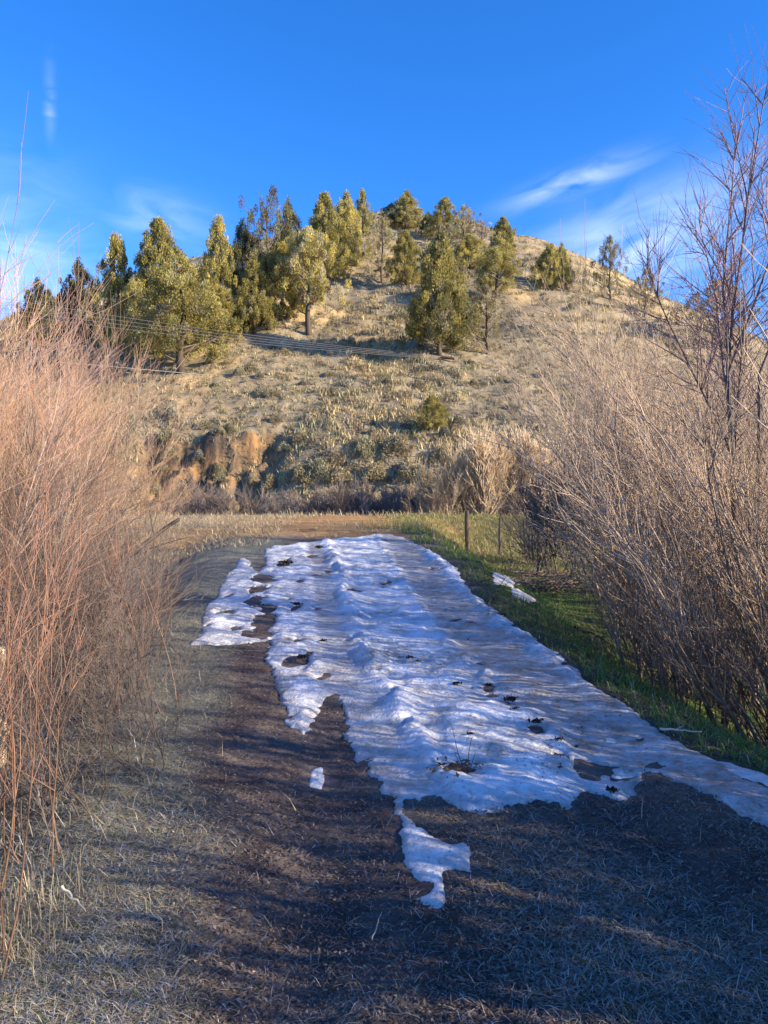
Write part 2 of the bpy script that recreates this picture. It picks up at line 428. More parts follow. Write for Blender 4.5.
def make_snow(name, P, xr, yr, step, hmax, holes=(), ruts=True, base=gz, seed=0):
    xs = np.arange(xr[0], xr[1], step)
    yy = [yr[0]]
    while yy[-1] < yr[1]: yy.append(yy[-1] + max(step, (0.0042 if ruts else 0.0014) * yy[-1]))
    yy = np.array(yy)
    X, Y = np.meshgrid(xs, yy); x, y = X.ravel(), Y.ravel()
    s = sdf(x, y, P) + (1.0 if ruts else 0.4) * (0.055 * fbm(x * 4, y * 4, 4, 81 + seed) + 0.035 * fbm(x * 19, y * 19, 3, 83 + seed))
    for (cx, cy, rx, ry) in holes:
        a = flat(cx, cy); b2 = flat(cx + rx, cy); c2 = flat(cx, cy + ry); e2 = flat(cx, cy - ry)
        rX = abs(b2[0] - a[0]); rY = abs(e2[1] - c2[1]) / 2
        q = np.hypot((x - a[0]) / rX, (y - a[1]) / rY) + 0.95 * fbm((x - a[0]) / rX * 1.1 + cx, (y - a[1]) / rY * 1.1 + cy, 4, 91)
        s = np.minimum(s, (q - 1) * min(rX, rY))
    # thawed pinholes on the rough snow
    s = np.minimum(s, np.where(y < 6.0, 1.0, np.abs(x - np.interp(y, [5.9, 7, 8, 10, 11], [-1.0, -1.1, -1.3, -1.74, -1.85])) - (0.03 + 0.24 * fbm(x * 2.5, y * 4.5, 4, 95)))) if ruts else s      # bare soil between the left strip and the rest
    pin = fbm(x * 3.1, y * 2.2, 4, 97)
    s = np.minimum(s, (0.56 - pin) * 0.25)
    if ruts:      # crumbling margin: small thawed gaps near the edges
        s = np.minimum(s, (0.42 + 1.8 * np.clip(s, 0, 0.5) - fbm(x * 7, y * 6, 4, 99)) * 0.12)
    keep = s > -0.04
    h = hmax * np.clip(s / 0.30, 0, 1) ** 0.65 * (0.75 + 0.25 * sst(0, 0.6, s))
    lump = fbm(x * 2.3, y * 2.0, 4, 101); fine = fbm(x * 9, y * 6.5, 3, 103)
    icea = np.zeros_like(x); dirta = 0.12 + 0 * x
    if ruts:
        dl = polyline_d(x, y, RUT_L); dr = polyline_d(x, y, RUT_R)
        wl = np.exp(-(dl / np.interp(y, [3, 5, 8], [0.19, 0.15, 0.12])) ** 4); wr = np.exp(-(dr / 0.27) ** 4)
        k = np.clip(1 - 1.0 * wl - 0.9 * wr, 0.05, 1)
        h = h * (1 - 0.86 * wl - 0.74 * wr) + sst(0.0, 0.1, s) * (0.022 * lump + 0.004 * fine + 0.003 * fbm(x * 24, y * 17, 3, 107)) * k
        yr_, xr_ = np.array(RUT_R)[:, 1][::-1], np.array(RUT_R)[:, 0][::-1]
        yl_, xl_ = np.array(RUT_L)[:, 1][::-1], np.array(RUT_L)[:, 0][::-1]
        right = (x > np.interp(y, yr_, xr_)) * 1.0; righl = (x > np.interp(y, yl_, xl_)) * 1.0
        rim = np.exp(-((dr - 0.40) / 0.11) ** 2) * right
        dirta_rim = rim
        h = h + 0.020 * rim * sst(0, 0.1, s) + 0.028 * righl * np.exp(-((dl - 0.24) / 0.09) ** 2) * sst(0, 0.1, s) + 0.006 * np.exp(-((dl - 0.22) / 0.06) ** 2) * sst(0, 0.1, s) + 0.02 * np.exp(-((dr - 0.3) / 0.07) ** 2) * sst(0, 0.1, s)
        icea = np.clip(wl * 0.9 + wr * 0.9 + 0.7 * (1 - sst(0.0, 0.12, s)), 0, 1)
        dirta = np.clip(0.12 + 0.55 * wr + 0.25 * wl + 0.5 * (1 - sst(0.0, 0.2, s)) + 0.6 * sst(0.2, 0.5, lump) - 0.6 * rim, 0, 1)
    else:
        h = h + sst(0, 0.08, s) * 0.012 * lump
        icea += 0.55; dirta += 0.35
    z = base(x, y) + 0.006 + h - 0.06 * sst(0.0, 1.0, -s / 0.04)
    F = grid_faces(len(xs), len(yy)); F = F[keep[F].all(axis=1)]
    used = np.unique(F); re = np.full(len(x), -1); re[used] = np.arange(len(used))
    return link(name, build_mesh(name, np.stack([x, y, z], -1)[used], [re[F]], M_snow, None, True, {'ice': icea[used], 'dirt': dirta[used]}))
snow = make_snow('snow', P_main, (-2.6, 2.3), (2.4, 13.4), 0.014, 0.046, HOLES)
tag(snow, 'rutted sheet of melting snow and grey ice lying along the dirt track', 'snow', kind='stuff')
PATCHES = []
def snow_patch(px, label, h=0.03, base=gz, real=False):
    P = np.array([tuple(at(*p))[:2] for p in px]) if real else poly(px)
    PATCHES.append(P)
    lo, hi = P.min(0) - 0.1, P.max(0) + 0.1
    o = make_snow('snow_patch', P, (lo[0], hi[0]), (lo[1], hi[1]), 0.012, h, (), False, base, seed=5)
    tag(o, label, 'snow patch')
snow_patch([(312, 761), (322, 759), (326, 770), (322, 779), (311, 778)], 'tiny leftover snow scrap in the dark dirt left of the icy wheel rut', 0.014)
snow_patch([(493, 577), (505, 576), (520, 581), (512, 587), (495, 584)], 'small snow patch on the grass bank beside the brush pile, nearer the snowy track', 0.022, real=True)
snow_patch([(511, 588), (519, 590), (536, 600), (530, 603), (514, 597)], 'narrow curved snow strip lying at the foot of the brush pile', 0.025, real=True)
snow_patch([(716, 763), (730, 764), (750, 770), (768, 778), (790, 788), (768, 786), (742, 779), (722, 771)], 'thin snow strip right of the track, under the large willow thicket', 0.025, real=True)
snow_patch([(596, 735), (612, 739), (640, 752), (625, 752), (602, 744)], 'thin dirty snow fringe on the green bank along the right snow edge', 0.02, real=True)

# ------------------------------------------------------------------ grass, litter
def blades(x, y, z, az_, tilt, ln, wd, colr, bend=0.5):
    """curved two-segment blades, vectorised"""
    n = len(x)
    d = np.stack([np.cos(az_), np.sin(az_), 0 * az_], -1); up = np.array([0, 0, 1.0])
    sd_ = np.stack([-np.sin(az_), np.cos(az_), 0 * az_], -1) * (wd / 2)[:, None]
    b0 = np.stack([x, y, z], -1)
    m = b0 + (d * np.sin(tilt)[:, None] + up * np.cos(tilt)[:, None]) * (ln * 0.5)[:, None]
    t2 = np.minimum(tilt + bend, 1.75)
    e = m + (d * np.sin(t2)[:, None] + up * np.cos(t2)[:, None]) * (ln * 0.5)[:, None]
    V = np.stack([b0 - sd_, b0 + sd_, m + sd_ * 0.8, m - sd_ * 0.8, e], 1).reshape(-1, 3)
    i = np.arange(n) * 5
    return V, np.stack([i, i + 1, i + 2, i + 3], -1), np.stack([i + 3, i + 2, i + 4], -1), np.repeat(colr, 5, axis=0)
def pal(n, cols, w):
    cols = np.array(cols); k = rng.choice(len(cols), n, p=np.array(w) / sum(w))
    return cols[k] * rng.uniform(0.65, 1.35, (n, 1))
def scatter(n, ylo, yhi, half=0.62, pw=1.0):
    """denser near the camera: y density ~ 1/y^(1+pw)"""
    u = rng.random(n)
    y = (ylo ** -pw + u * (yhi ** -pw - ylo ** -pw)) ** (-1 / pw)
    x = rng.uniform(-half, half, n) * (y + 0.3)
    return x, y
def not_snow(x, y):
    k = sdf(x, y, P_main) < -0.02
    for P in PATCHES: k &= sdf(x, y, P) < -0.05
    return k
def grass_obj(name, parts, label, cat='grass'):
    V = []; Q = []; T = []; Cc = []; off = 0
    for v, q, t3, c_ in parts:
        V.append(v); Q.append(q + off); T.append(t3 + off); Cc.append(c_); off += len(v)
    o = link(name, build_mesh(name, np.concatenate(V), [np.concatenate(Q), np.concatenate(T)], M_grass, np.concatenate(Cc)))
    return tag(o, label, cat, kind='stuff')
STRAW, GREY, DRY, GREEN, LIME = (0.46, 0.39, 0.25), (0.38, 0.38, 0.37), (0.27, 0.205, 0.14), (0.06, 0.11, 0.03), (0.13, 0.17, 0.04)
parts = []
x, y = scatter(260000, 1.9, 13)
pr = 0.09 + 0.9 * left_grass(x, y) + 0.75 * sst(-0.1, 0.5, fbm(x * 1.3, y * 1.3, 3, 113)) * sst(0.0, 0.7, x - 0.1) * (1 - sst(3.0, 3.6, y)) + 0.4 * sst(0.0, 0.5, fbm(x * 1.7, y * 1.7, 3, 111))
k = (rng.random(len(x)) < pr) & not_snow(x, y) & (x < edge_r(y) + 0.25) & (x > edge_l(y) - 2.5)
x, y = x[k], y[k]; n = len(x)
parts.append(blades(x, y, gz(x, y) + 0.004, rng.uniform(0, 6.283, n), rng.normal(1.34, 0.18, n).clip(0.3, 1.55), 0.02 + 0.075 * rng.random(n) ** 2, rng.uniform(0.001, 0.003, n), pal(n, [STRAW, GREY, DRY, GREEN], [3, 4, 3, 1.2])))
x, y = scatter(900, 2.9, 8)           # a few standing straws
k = not_snow(x, y) & (x < edge_r(y) + 0.3) & (x > edge_l(y) - 1.5) & (rng.random(len(x)) < 0.1 + left_grass(x, y) + 0.2 * sst(0.2, 0.8, x)); x, y = x[k], y[k]; n = len(x)
parts.append(blades(x, y, gz(x, y), rng.uniform(0, 6.283, n), rng.normal(0.8, 0.3, n).clip(0.1, 1.4), rng.uniform(0.05, 0.16, n), rng.uniform(0.002, 0.004, n), pal(n, [STRAW, GREY, LIME], [4, 2, 1])))
x = rng.uniform(-14, 1.5, 30000); y = 11.5 + 19 * rng.random(30000) ** 1.4   # tan verge by the road, left
k = (x < -2.0 - 0.06 * (y - 11) + 0.6 * fbm(x, y, 2, 5)) | (rng.random(len(x)) < 0.12); k &= not_snow(x, y); x, y = x[k], y[k]; n = len(x)
parts.append(blades(x, y, gz(x, y), rng.uniform(0, 6.283, n), rng.normal(0.9, 0.3, n).clip(0.1, 1.5), rng.uniform(0.06, 0.22, n), rng.uniform(0.006, 0.014, n), pal(n, [STRAW, (0.42, 0.33, 0.19), DRY], [4, 3, 2])))
x = rng.uniform(-16, 12, 5000); y = rng.normal(29.9, 0.5, 5000); k = fbm(x * 0.8, 0 * x, 3, 161) > rng.uniform(-0.5, 0.5, 5000); x, y = x[k], y[k]; n = len(x)
parts.append(blades(x, y, gz(x, y), rng.uniform(0, 6.283, n), rng.normal(0.5, 0.3, n).clip(0.05, 1.4), 0.08 + 0.34 * rng.random(n) ** 2.5, rng.uniform(0.015, 0.03, n), pal(n, [STRAW, (0.42, 0.33, 0.19), DRY], [4, 3, 2])))
x = rng.normal(-1.35, 0.16, 1500); y = rng.normal(2.42, 0.16, 1500); n = len(x)
parts.append(blades(x, y, gz(x, y), rng.uniform(0, 6.283, n), rng.normal(0.55, 0.35, n).clip(0.05, 1.4), rng.uniform(0.06, 0.2, n), rng.uniform(0.0012, 0.003, n), pal(n, [(0.42, 0.36, 0.21), STRAW, DRY], [4, 3, 1]), 0.8))
x = rng.normal(-1.95, 0.35, 2400); y = rng.uniform(2.6, 6.5, 2400); x = x - 0.14 * (y - 3); n = len(x)
parts.append(blades(x, y, gz(x, y), rng.uniform(0, 6.283, n), rng.normal(0.8, 0.35, n).clip(0.05, 1.4), rng.uniform(0.08, 0.3, n), rng.uniform(0.002, 0.004, n), pal(n, [GREY, STRAW, DRY, GREEN], [3, 3, 2, 1]), 0.8))
grass_obj('dead_grass', parts, 'flattened grey and straw coloured dead grass along the track')
parts = []
n = 75000; y = 2.6 + 27 * rng.random(n) ** 1.5; x = edge_r(y) - 0.22 + rng.random(n) ** 1.2 * np.interp(y, [2, 8, 16, 30], [1.6, 3.0, 6, 10])
k = (fbm(x * 1.2, y * 1.2, 3, 121) > -0.35) & not_snow(x, y); x, y = x[k], y[k]; n = len(x)
far = sst(13, 17, y)
x = x - far * 1.6 * (rng.random(n) ** 2 - 0.3) * (0.5 + fbm(y * 0.8, x * 0.3, 2, 151))
c_ = pal(n, [(0.11, 0.21, 0.04), (0.24, 0.32, 0.07), STRAW, DRY], [5, 3, 0.8, 0.8]) * (1 - far)[:, None] + pal(n, [LIME, (0.30, 0.26, 0.07), STRAW], [3, 4, 2]) * far[:, None]
parts.append(blades(x, y, gz(x, y), rng.uniform(0, 6.283, n), rng.normal(0.8, 0.35, n).clip(0.1, 1.5), rng.uniform(0.04, 0.12, n) * (1 + far), rng.uniform(0.003, 0.006, n) * (1 + 1.5 * sst(8, 18, y)), c_))
grass_obj('green_grass', parts, 'short green grass on the bank right of the snow')

def chips(n, xlo, ylo, yhi, pos, cols, w, smin_, smax_):
    x, y = pos
    n = len(x); s_ = rng.uniform(smin_, smax_, n)
    a_ = rng.uniform(0, 6.283, n); tl = rng.uniform(-0.6, 0.6, (n, 2))
    z = gz(x, y) + 0.010
    u = np.stack([np.cos(a_), np.sin(a_), tl[:, 0]], -1) * s_[:, None]; v = np.stack([-np.sin(a_), np.cos(a_), tl[:, 1]], -1) * (s_ * 0.45)[:, None]
    p = np.stack([x, y, z], -1)
    V = np.stack([p - u, p - v, p + u, p + v], 1).reshape(-1, 3); i = np.arange(n) * 4
    return V, np.stack([i, i + 1, i + 2, i + 3], -1), np.repeat(pal(n, cols, w), 4, axis=0)
x, y = scatter(120000, 1.9, 13, pw=0.5)
k = not_snow(x, y) & (x < edge_r(y) + 0.8) & (x > edge_l(y) - 1) & (rng.random(len(x)) > 0.8 * left_grass(x, y)); x, y = x[k], y[k]
V, Q, Cc = chips(0, 0, 0, 0, (x, y), [(0.11, 0.08, 0.07), (0.16, 0.115, 0.09), (0.06, 0.045, 0.042), (0.27, 0.21, 0.15)], [4, 2, 5, 1.2], 0.0025, 0.010)
tag(link('leaf_litter', build_mesh('leaf_litter', V, [Q], M_litter, Cc)), 'fine brown leaf litter and bark crumbs on the dirt track', 'litter', kind='stuff')

# bits of bark and grass blown onto the snow
sv = np.empty(len(snow.data.vertices) * 3, np.float32); snow.data.vertices.foreach_get('co', sv); sv = sv.reshape(-1, 3)
wgt = np.clip(fbm(sv[:, 0] * 2.5, sv[:, 1] * 1.8, 4, 171) + 0.1, 0.01, None) ** 2 * sv[:, 1]
pk = sv[rng.choice(len(sv), 2600, replace=False, p=wgt / wgt.sum())] + [0, 0, 0.003]
n = len(pk); V, Q, Cc = chips(0, 0, 0, 0, (pk[:, 0], pk[:, 1]), [(0.05, 0.036, 0.03), (0.12, 0.085, 0.06), (0.22, 0.17, 0.11)], [4, 3, 1.5], 0.002, 0.009)
V = V.reshape(n, 4, 3); V[:, :, 2] += (pk[:, 2] - (gz(pk[:, 0], pk[:, 1]) + 0.010))[:, None]
tag(link('snow_debris', build_mesh('snow_debris', V.reshape(-1, 3), [Q], M_litter, Cc)), 'dark bark crumbs and grass bits scattered over the snow', 'debris', kind='stuff')

# tufts on the hillside
n = 60000
x = rng.uniform(-0.62, 0.62, n); y = 34.2 + 88 * rng.random(n) ** 1.25; x = x * y
zz = hz(x, y)
band = np.sin(zz * 3.1 + 2.2 * fbm(x / 7, y / 7, 2, 131))
k = (rng.random(n) < 0.62 + 0.5 * sst(60, 100, y) * band) & (fbm(x / 5, y / 5, 3, 133) > -0.6) & ~((cutw(x) > 0.4) & (np.abs(y - cutline(x) + 0.7) < 1.0) & (rng.random(n) < 0.45))
x, y, zz = x[k], y[k], zz[k]; n = len(x)
B = 15
tc_ = pal(n, [(0.58, 0.46, 0.255), (0.46, 0.37, 0.22), (0.34, 0.32, 0.17), (0.22, 0.17, 0.12)], [4, 4, 3.5, 1.6])
pg = sst(-0.1, 0.3, fbm(x / 3.2, y / 3.2, 3, 139))[:, None] * (rng.random((n, 1)) < 0.9)
tc_ = tc_ * (1 - pg) + pal(n, [(0.27, 0.255, 0.17), (0.36, 0.33, 0.23), (0.20, 0.17, 0.125)], [3, 2, 2]) * pg
sz = (0.12 + 0.36 * rng.random(n) ** 1.8) * (0.8 + 0.5 * sst(-0.1, 0.4, fbm(x / 9, y / 9, 2, 137)))
s9 = np.repeat(sz, B)
rx = np.repeat(x, B) + rng.normal(0, 0.33, n * B) * s9; ry = np.repeat(y, B) + rng.normal(0, 0.33, n * B) * s9
bunch = blades(rx, ry, hz(rx, ry) - 0.02, rng.uniform(0, 6.283, n * B), rng.uniform(0.15, 0.9, n * B), s9 * rng.uniform(0.7, 1.2, n * B), s9 * 0.13, np.repeat(tc_, B, axis=0) * rng.uniform(0.8, 1.2, (n * B, 1)), 0.5)
grass_obj('bunchgrass', [bunch], 'dry tan bunchgrass tufts covering the hillside')

# ------------------------------------------------------------------ junipers
def juniper(seed, prof, n_clump, per, leaf, cols, w, trunk=0.10, lean=0.0, limbs=14, twist=0.25, gap=0.0, spread=0.056, dead=0):
    """unit tree (height 1, crown half width 0.5): returns trunk mesh and crown mesh"""
    r = np.random.default_rng(seed)
    T = Tubes()
    tp = np.array([[lean * h * h * 0.5 + 0.018 * math.sin(h * 9 + seed), 0.018 * math.cos(h * 7 + seed), h] for h in np.linspace(-0.03, 0.93, 12)])
    T.add(tp, 0.036 * trunk * 10 * np.linspace(1, 0.12, 12) ** 0.8, 0, 7, (0.095, 0.07, 0.052), None)
    hs, rs = np.array(prof).T
    n_clump = int(n_clump * 0.9); gap = max(gap, 0.17)
    cen = []
    while len(cen) < n_clump:
        h = r.uniform(hs[0], hs[-1]); rad = np.interp(h, hs, rs)
        if r.random() > (rad / rs.max()) ** 0.6 + 0.14: continue
        a_ = r.uniform(0, 6.283)
        lob = 1 + twist * (math.sin(a_ * 2 + seed + h * 6) * 0.6 + r.normal(0, 0.45))
        f = math.sqrt(r.uniform(0.12, 1.0))
        if gap and vnoise(np.array([a_ * 1.4]), np.array([h * 7.0]), seed)[0] < gap: continue
        cx = np.interp(h, tp[:, 2], tp[:, 0])
        cen.append((cx + math.cos(a_) * rad * f * lob, math.sin(a_) * rad * f * lob, h + r.normal(0, 0.012), a_, f))
    cen = np.array(cen)
    for i in r.choice(len(cen), min(limbs, len(cen)), replace=False):
        c = cen[i]; h0 = max(0.06, c[2] - 0.10 - 0.25 * math.hypot(c[0], c[1]))
        s0 = np.array([np.interp(h0, tp[:, 2], tp[:, 0]), 0, h0]); e = c[:3]
        m_ = (s0 + e) / 2 + np.array([0, 0, -0.02]) + r.normal(0, 0.012, 3)
        T.add(np.array([s0, (s0 + m_) / 2, m_, (m_ + e) / 2, e]), 0.011 * (1 - 0.5 * h0), 0.003, 4, (0.17, 0.125, 0.09), (0.20, 0.16, 0.12))
    for i in range(dead):
        a_ = r.uniform(0, 6.283); h0 = r.uniform(0.35, 0.95); L = r.uniform(0.1, 0.32)
        s0 = np.array([np.interp(h0, tp[:, 2], tp[:, 0]), 0, h0]); d0 = np.array([math.cos(a_), math.sin(a_), r.uniform(0.2, 0.9)]) * L
        T.add(np.array([s0, s0 + d0 * 0.5 + r.normal(0, 0.01, 3), s0 + d0]), 0.006, 0.002, 3, (0.22, 0.16, 0.13))
    per = int(per * 2.9)
    n = len(cen) * per
    cc = np.repeat(cen, per, axis=0)
    sg = spread * r.uniform(0.6, 1.3, len(cen)).repeat(per)
    off = r.normal(0, 1, (n, 3)); off /= np.linalg.norm(off, axis=1, keepdims=True)
    off *= (sg * r.random(n) ** 0.45)[:, None]; off[:, 2] = off[:, 2] * 1.12 + 0.01
    p = cc[:, :3] + off
    d = off / (np.linalg.norm(off, axis=1, keepdims=True) + 1e-6) * 0.7 + np.stack([np.cos(cc[:, 3]), np.sin(cc[:, 3]), 0 * cc[:, 3]], -1) * 0.5 + np.array([0, 0, 1.0]) + r.normal(0, 0.35, (n, 3))
    d /= np.linalg.norm(d, axis=1, keepdims=True)
    q = np.cross(d, r.normal(0, 1, (n, 3))); q /= np.linalg.norm(q, axis=1, keepdims=True)
    L = 0.38 * leaf * r.uniform(0.6, 1.4, n)[:, None]; W = L * 0.30
    V = np.stack([p, p + d * L * 0.5 + q * W, p + d * L, p + d * L * 0.5 - q * W], 1).reshape(-1, 3)
    V[:, 2] = np.maximum(V[:, 2], 0.0)
    i = np.arange(n) * 4
    cols = np.array(cols); ck = cols[r.choice(len(cols), len(cen), p=np.array(w) / sum(w))] * r.uniform(0.7, 1.3, (len(cen), 1))
    cv = np.repeat(np.repeat(ck, per, axis=0) * r.uniform(0.75, 1.25, (n, 1)), 4, axis=0)
    return T.mesh('trunk', M_bark), build_mesh('crown', V, [np.stack([i, i + 1, i + 2, i + 3], -1)], M_needle, cv)
OL, GO, DK, BL, GY_ = (0.36, 0.315, 0.11), (0.44, 0.36, 0.105), (0.24, 0.22, 0.09), (0.09, 0.10, 0.07), (0.38, 0.33, 0.20)
BR = (0.17, 0.11, 0.06)
KINDS = {
 'cone':   juniper(11, [(0.08, 0.34), (0.2, 0.5), (0.35, 0.42), (0.6, 0.30), (0.85, 0.12), (0.99, 0.01)], 330, 50, 0.050, [OL, GO, DK, GY_], [5, 3, 2, 1.5], 0.10, 0.03, 16, 0.3),
 'broad':  juniper(12, [(0.15, 0.38), (0.27, 0.5), (0.46, 0.46), (0.68, 0.32), (0.88, 0.15), (0.99, 0.02)], 330, 50, 0.046, [OL, GO, GY_, DK], [5, 3, 2, 1.5], 0.11, 0.05, 18, 0.35),
 'spire':  juniper(13, [(0.05, 0.42), (0.2, 0.5), (0.45, 0.40), (0.65, 0.26), (0.85, 0.14), (1.0, 0.02)], 230, 46, 0.055, [GO, OL, DK], [4, 4, 2], 0.08, 0.06, 14, 0.5, 0.2),
 'round':  juniper(14, [(0.04, 0.38), (0.2, 0.5), (0.45, 0.47), (0.68, 0.34), (0.88, 0.16), (1.0, 0.03)], 300, 50, 0.055, [GO, OL, DK], [4, 4, 2], 0.09, 0.0, 12, 0.3),
 'tall_trunk': juniper(15, [(0.28, 0.22), (0.4, 0.45), (0.6, 0.5), (0.8, 0.36), (0.93, 0.2), (1.0, 0.04)], 210, 48, 0.052, [OL, GO, GY_, BR], [4, 3, 3, 1], 0.13, -0.08, 18, 0.45, 0.22, dead=8),
 'open':   juniper(16, [(0.3, 0.25), (0.5, 0.42), (0.75, 0.5), (0.9, 0.42), (1.0, 0.2)], 110, 34, 0.048, [DK, BR, OL], [4, 3, 2], 0.09, 0.1, 26, 0.4, 0.35, dead=22),
 'dark':   juniper(17, [(0.04, 0.42), (0.25, 0.5), (0.55, 0.42), (0.8, 0.26), (1.0, 0.04)], 260, 48, 0.052, [DK, BL, (0.05, 0.055, 0.03)], [4, 4, 3], 0.09, 0.0, 14, 0.4, 0.1),
 'sparse': juniper(18, [(0.1, 0.36), (0.3, 0.5), (0.55, 0.46), (0.8, 0.3), (1.0, 0.06)], 130, 32, 0.055, [GY_, OL, BR], [4, 2, 1.5], 0.10, 0.05, 26, 0.5, 0.28, dead=18),
 'bare':   juniper(19, [(0.3, 0.3), (0.6, 0.5), (0.9, 0.4), (1.0, 0.1)], 26, 20, 0.05, [BR, (0.12, 0.08, 0.07)], [3, 2], 0.10, 0.1, 22, 0.4, 0.0, dead=60),
}
G_J = 'junipers growing on the hillside'
TREES = [  # pixel of the base, pixel of the top, width in pixels, kind, label
 (40, 345, 283, 44, 'dark', 'dark juniper mostly hidden behind the left willows, farthest left on the hill'),
 (80, 345, 264, 40, 'dark', 'dark blue-green juniper standing just above the tops of the left willows'),
 (119, 350, 238, 52, 'spire', 'slim rust-tinged juniper left of the tallest olive juniper at the left slope'),
 (160, 345, 226, 66, 'round', 'tall dense olive juniper peaking against the sky on the left slope'),
 (135, 358, 285, 52, 'broad', 'ragged yellow-green juniper low behind the willow tips, left of the broad front juniper'),
 (182, 373, 262, 100, 'broad', 'broad bushy juniper with short bare trunk above the slack cables at left'),
 (216, 336, 219, 46, 'spire', 'tall pointed golden juniper left of the dark bluish one'),
 (221, 345, 290, 42, 'round', 'small rounded juniper tucked against the right side of the broad front juniper'),
 (243, 320, 226, 44, 'dark', 'dark bluish rounded juniper between pointed gold and tall open ones'),
 (254, 334, 258, 48, 'cone', 'mid-height olive juniper in front of the dark bluish one, beside the cables'),
 (266, 318, 197, 50, 'open', 'tall see-through juniper with bare limbs and a thin domed top'),
 (289, 300, 206, 34, 'dark', 'narrow dark juniper touching the right side of the see-through juniper'),
 (281, 320, 247, 52, 'round', 'rounded olive juniper below the tall see-through one'),
 (309, 333, 234, 60, 'tall_trunk', 'juniper with a long exposed dark trunk left of the open slope'),
 (325, 282, 198, 46, 'round', 'dense golden juniper high on the left edge of the bare upper slope'),
 (346, 268, 196, 44, 'cone', 'tan-olive juniper right of the dense golden one near the summit'),
 (363, 238, 191, 20, 'spire', 'thin pointed juniper at the top left of the summit ridge'),
 (406, 230, 193, 38, 'cone', 'dense cone-shaped juniper standing alone on the summit skyline'),
 (391, 226, 205, 24, 'dark', 'small dark juniper half behind the summit cone-shaped one'),
 (428, 236, 214, 18, 'dark', 'tiny dark juniper on the skyline between two larger summit junipers'),
 (443, 240, 199, 36, 'spire', 'russet-topped juniper on the skyline right of the summit'),
 (463, 243, 208, 30, 'sparse', 'thin grey-green juniper on the skyline right of the russet-topped one'),
 (482, 246, 222, 18, 'bare', 'small leafless purple-grey snag on the right skyline'),
 (503, 254, 219, 26, 'round', 'compact columnar juniper on the skyline right of the leafless snag'),
 (440, 354, 234, 72, 'cone', 'largest cone-shaped juniper in the middle of the slope, near the cable end'),
 (405, 286, 234, 36, 'round', 'small olive juniper on the bare slope left of the largest one'),
 (382, 282, 221, 32, 'sparse', 'pale thin juniper on the bare upper slope below the summit'),
 (470, 270, 236, 34, 'round', 'low round juniper on the upper slope right of the largest one'),
 (497, 298, 240, 46, 'broad', 'bushy gold-green juniper below the compact columnar skyline one'),
 (487, 354, 290, 44, 'sparse', 'straggly grey juniper beside the base of the largest one'),
 (550, 290, 246, 30, 'round', 'dense dark-gold juniper on the descending right ridge, left of its pair'),
 (562, 288, 245, 22, 'cone', 'greyer juniper pressed to the right side of its dense pair on the right ridge'),
 (610, 300, 240, 28, 'sparse', 'grey spire-like juniper alone on the lower right ridge'),
 (645, 318, 272, 26, 'sparse', 'brownish juniper seen through the tops of the right willows'),
 (714, 350, 284, 64, 'sparse', 'wide brown-green juniper behind the tall bare tree at right'),
 (432, 431, 397, 30, 'round', 'lone young juniper casting a long shadow on the lower slope'),
]
for i, (px, by, ty, wpx, kind, lab) in enumerate(TREES):
    p = at(px, by); dep = p.y
    H = (by - ty) / 740 * dep; Wd = wpx / 740 * dep * 1.08
    o = thing('juniper_tree', p, lab, 'tree', G_J, rz=random.uniform(0, 6.28))
    o.scale = (Wd, Wd, H)
    for nm, me in zip(('trunk', 'crown'), KINDS[kind]):
        link(nm, me, o)

# ------------------------------------------------------------------ sagebrush
def sage_mesh(seed, cols):
    r = np.random.default_rng(seed); n = 1700
    a_ = r.uniform(0, 6.283, n); f = np.sqrt(r.random(n)); h = (1 - f ** 2) * 0.75 * r.uniform(0.5, 1.1, n)
    lob = 1 + 0.25 * np.sin(a_ * 3 + seed)
    p = np.stack([np.cos(a_) * f * 0.5 * lob, np.sin(a_) * f * 0.5 * lob, h], -1)
    d = p + np.array([0, 0, 0.25]) + r.normal(0, 0.2, (n, 3)); d /= np.linalg.norm(d, axis=1, keepdims=True)
    q = np.cross(d, r.normal(0, 1, (n, 3))); q /= np.linalg.norm(q, axis=1, keepdims=True)
    L = r.uniform(0.05, 0.12, n)[:, None]; W = L * 0.25
    V = np.stack([p - d * L * 0.4, p + q * W, p + d * L * 0.6, p - q * W], 1).reshape(-1, 3); i = np.arange(n) * 4
    c_ = np.repeat(np.array(cols)[r.integers(0, len(cols), n)] * r.uniform(0.7, 1.3, (n, 1)), 4, axis=0)
    return build_mesh('sagebrush', V, [np.stack([i, i + 1, i + 2, i + 3], -1)], M_sage, c_)
SG = [sage_mesh(1, [(0.33, 0.31, 0.19), (0.25, 0.23, 0.14)]), sage_mesh(2, [(0.27, 0.24, 0.14), (0.32, 0.25, 0.15)]), sage_mesh(3, [(0.22, 0.19, 0.135), (0.28, 0.26, 0.18)])]
sage_spots = [(300, 441, 26), (345, 352, 30), (352, 345, 20), (365, 450, 34), (395, 452, 40), (318, 480, 46), (340, 492, 40), (375, 485, 40), (405, 492, 44), (300, 500, 44), (270, 488, 30), (420, 478, 34), (400, 318, 26), (250, 372, 24), (262, 394, 22),
              (230, 432, 26), (285, 452, 24), (205, 428, 24), (330, 460, 26), (440, 462, 34), (458, 428, 28), (172, 420, 30), (168, 440, 34)]
k = 0
while k < 110:
    px, py = random.uniform(150, 620), random.uniform(262, 500)
    if vnoise(np.array([px / 40]), np.array([py / 22]), 3)[0] < 0.45: continue
    sage_spots.append((px, py, random.uniform(5, 15) * (0.45 + (py - 240) / 260))); k += 1
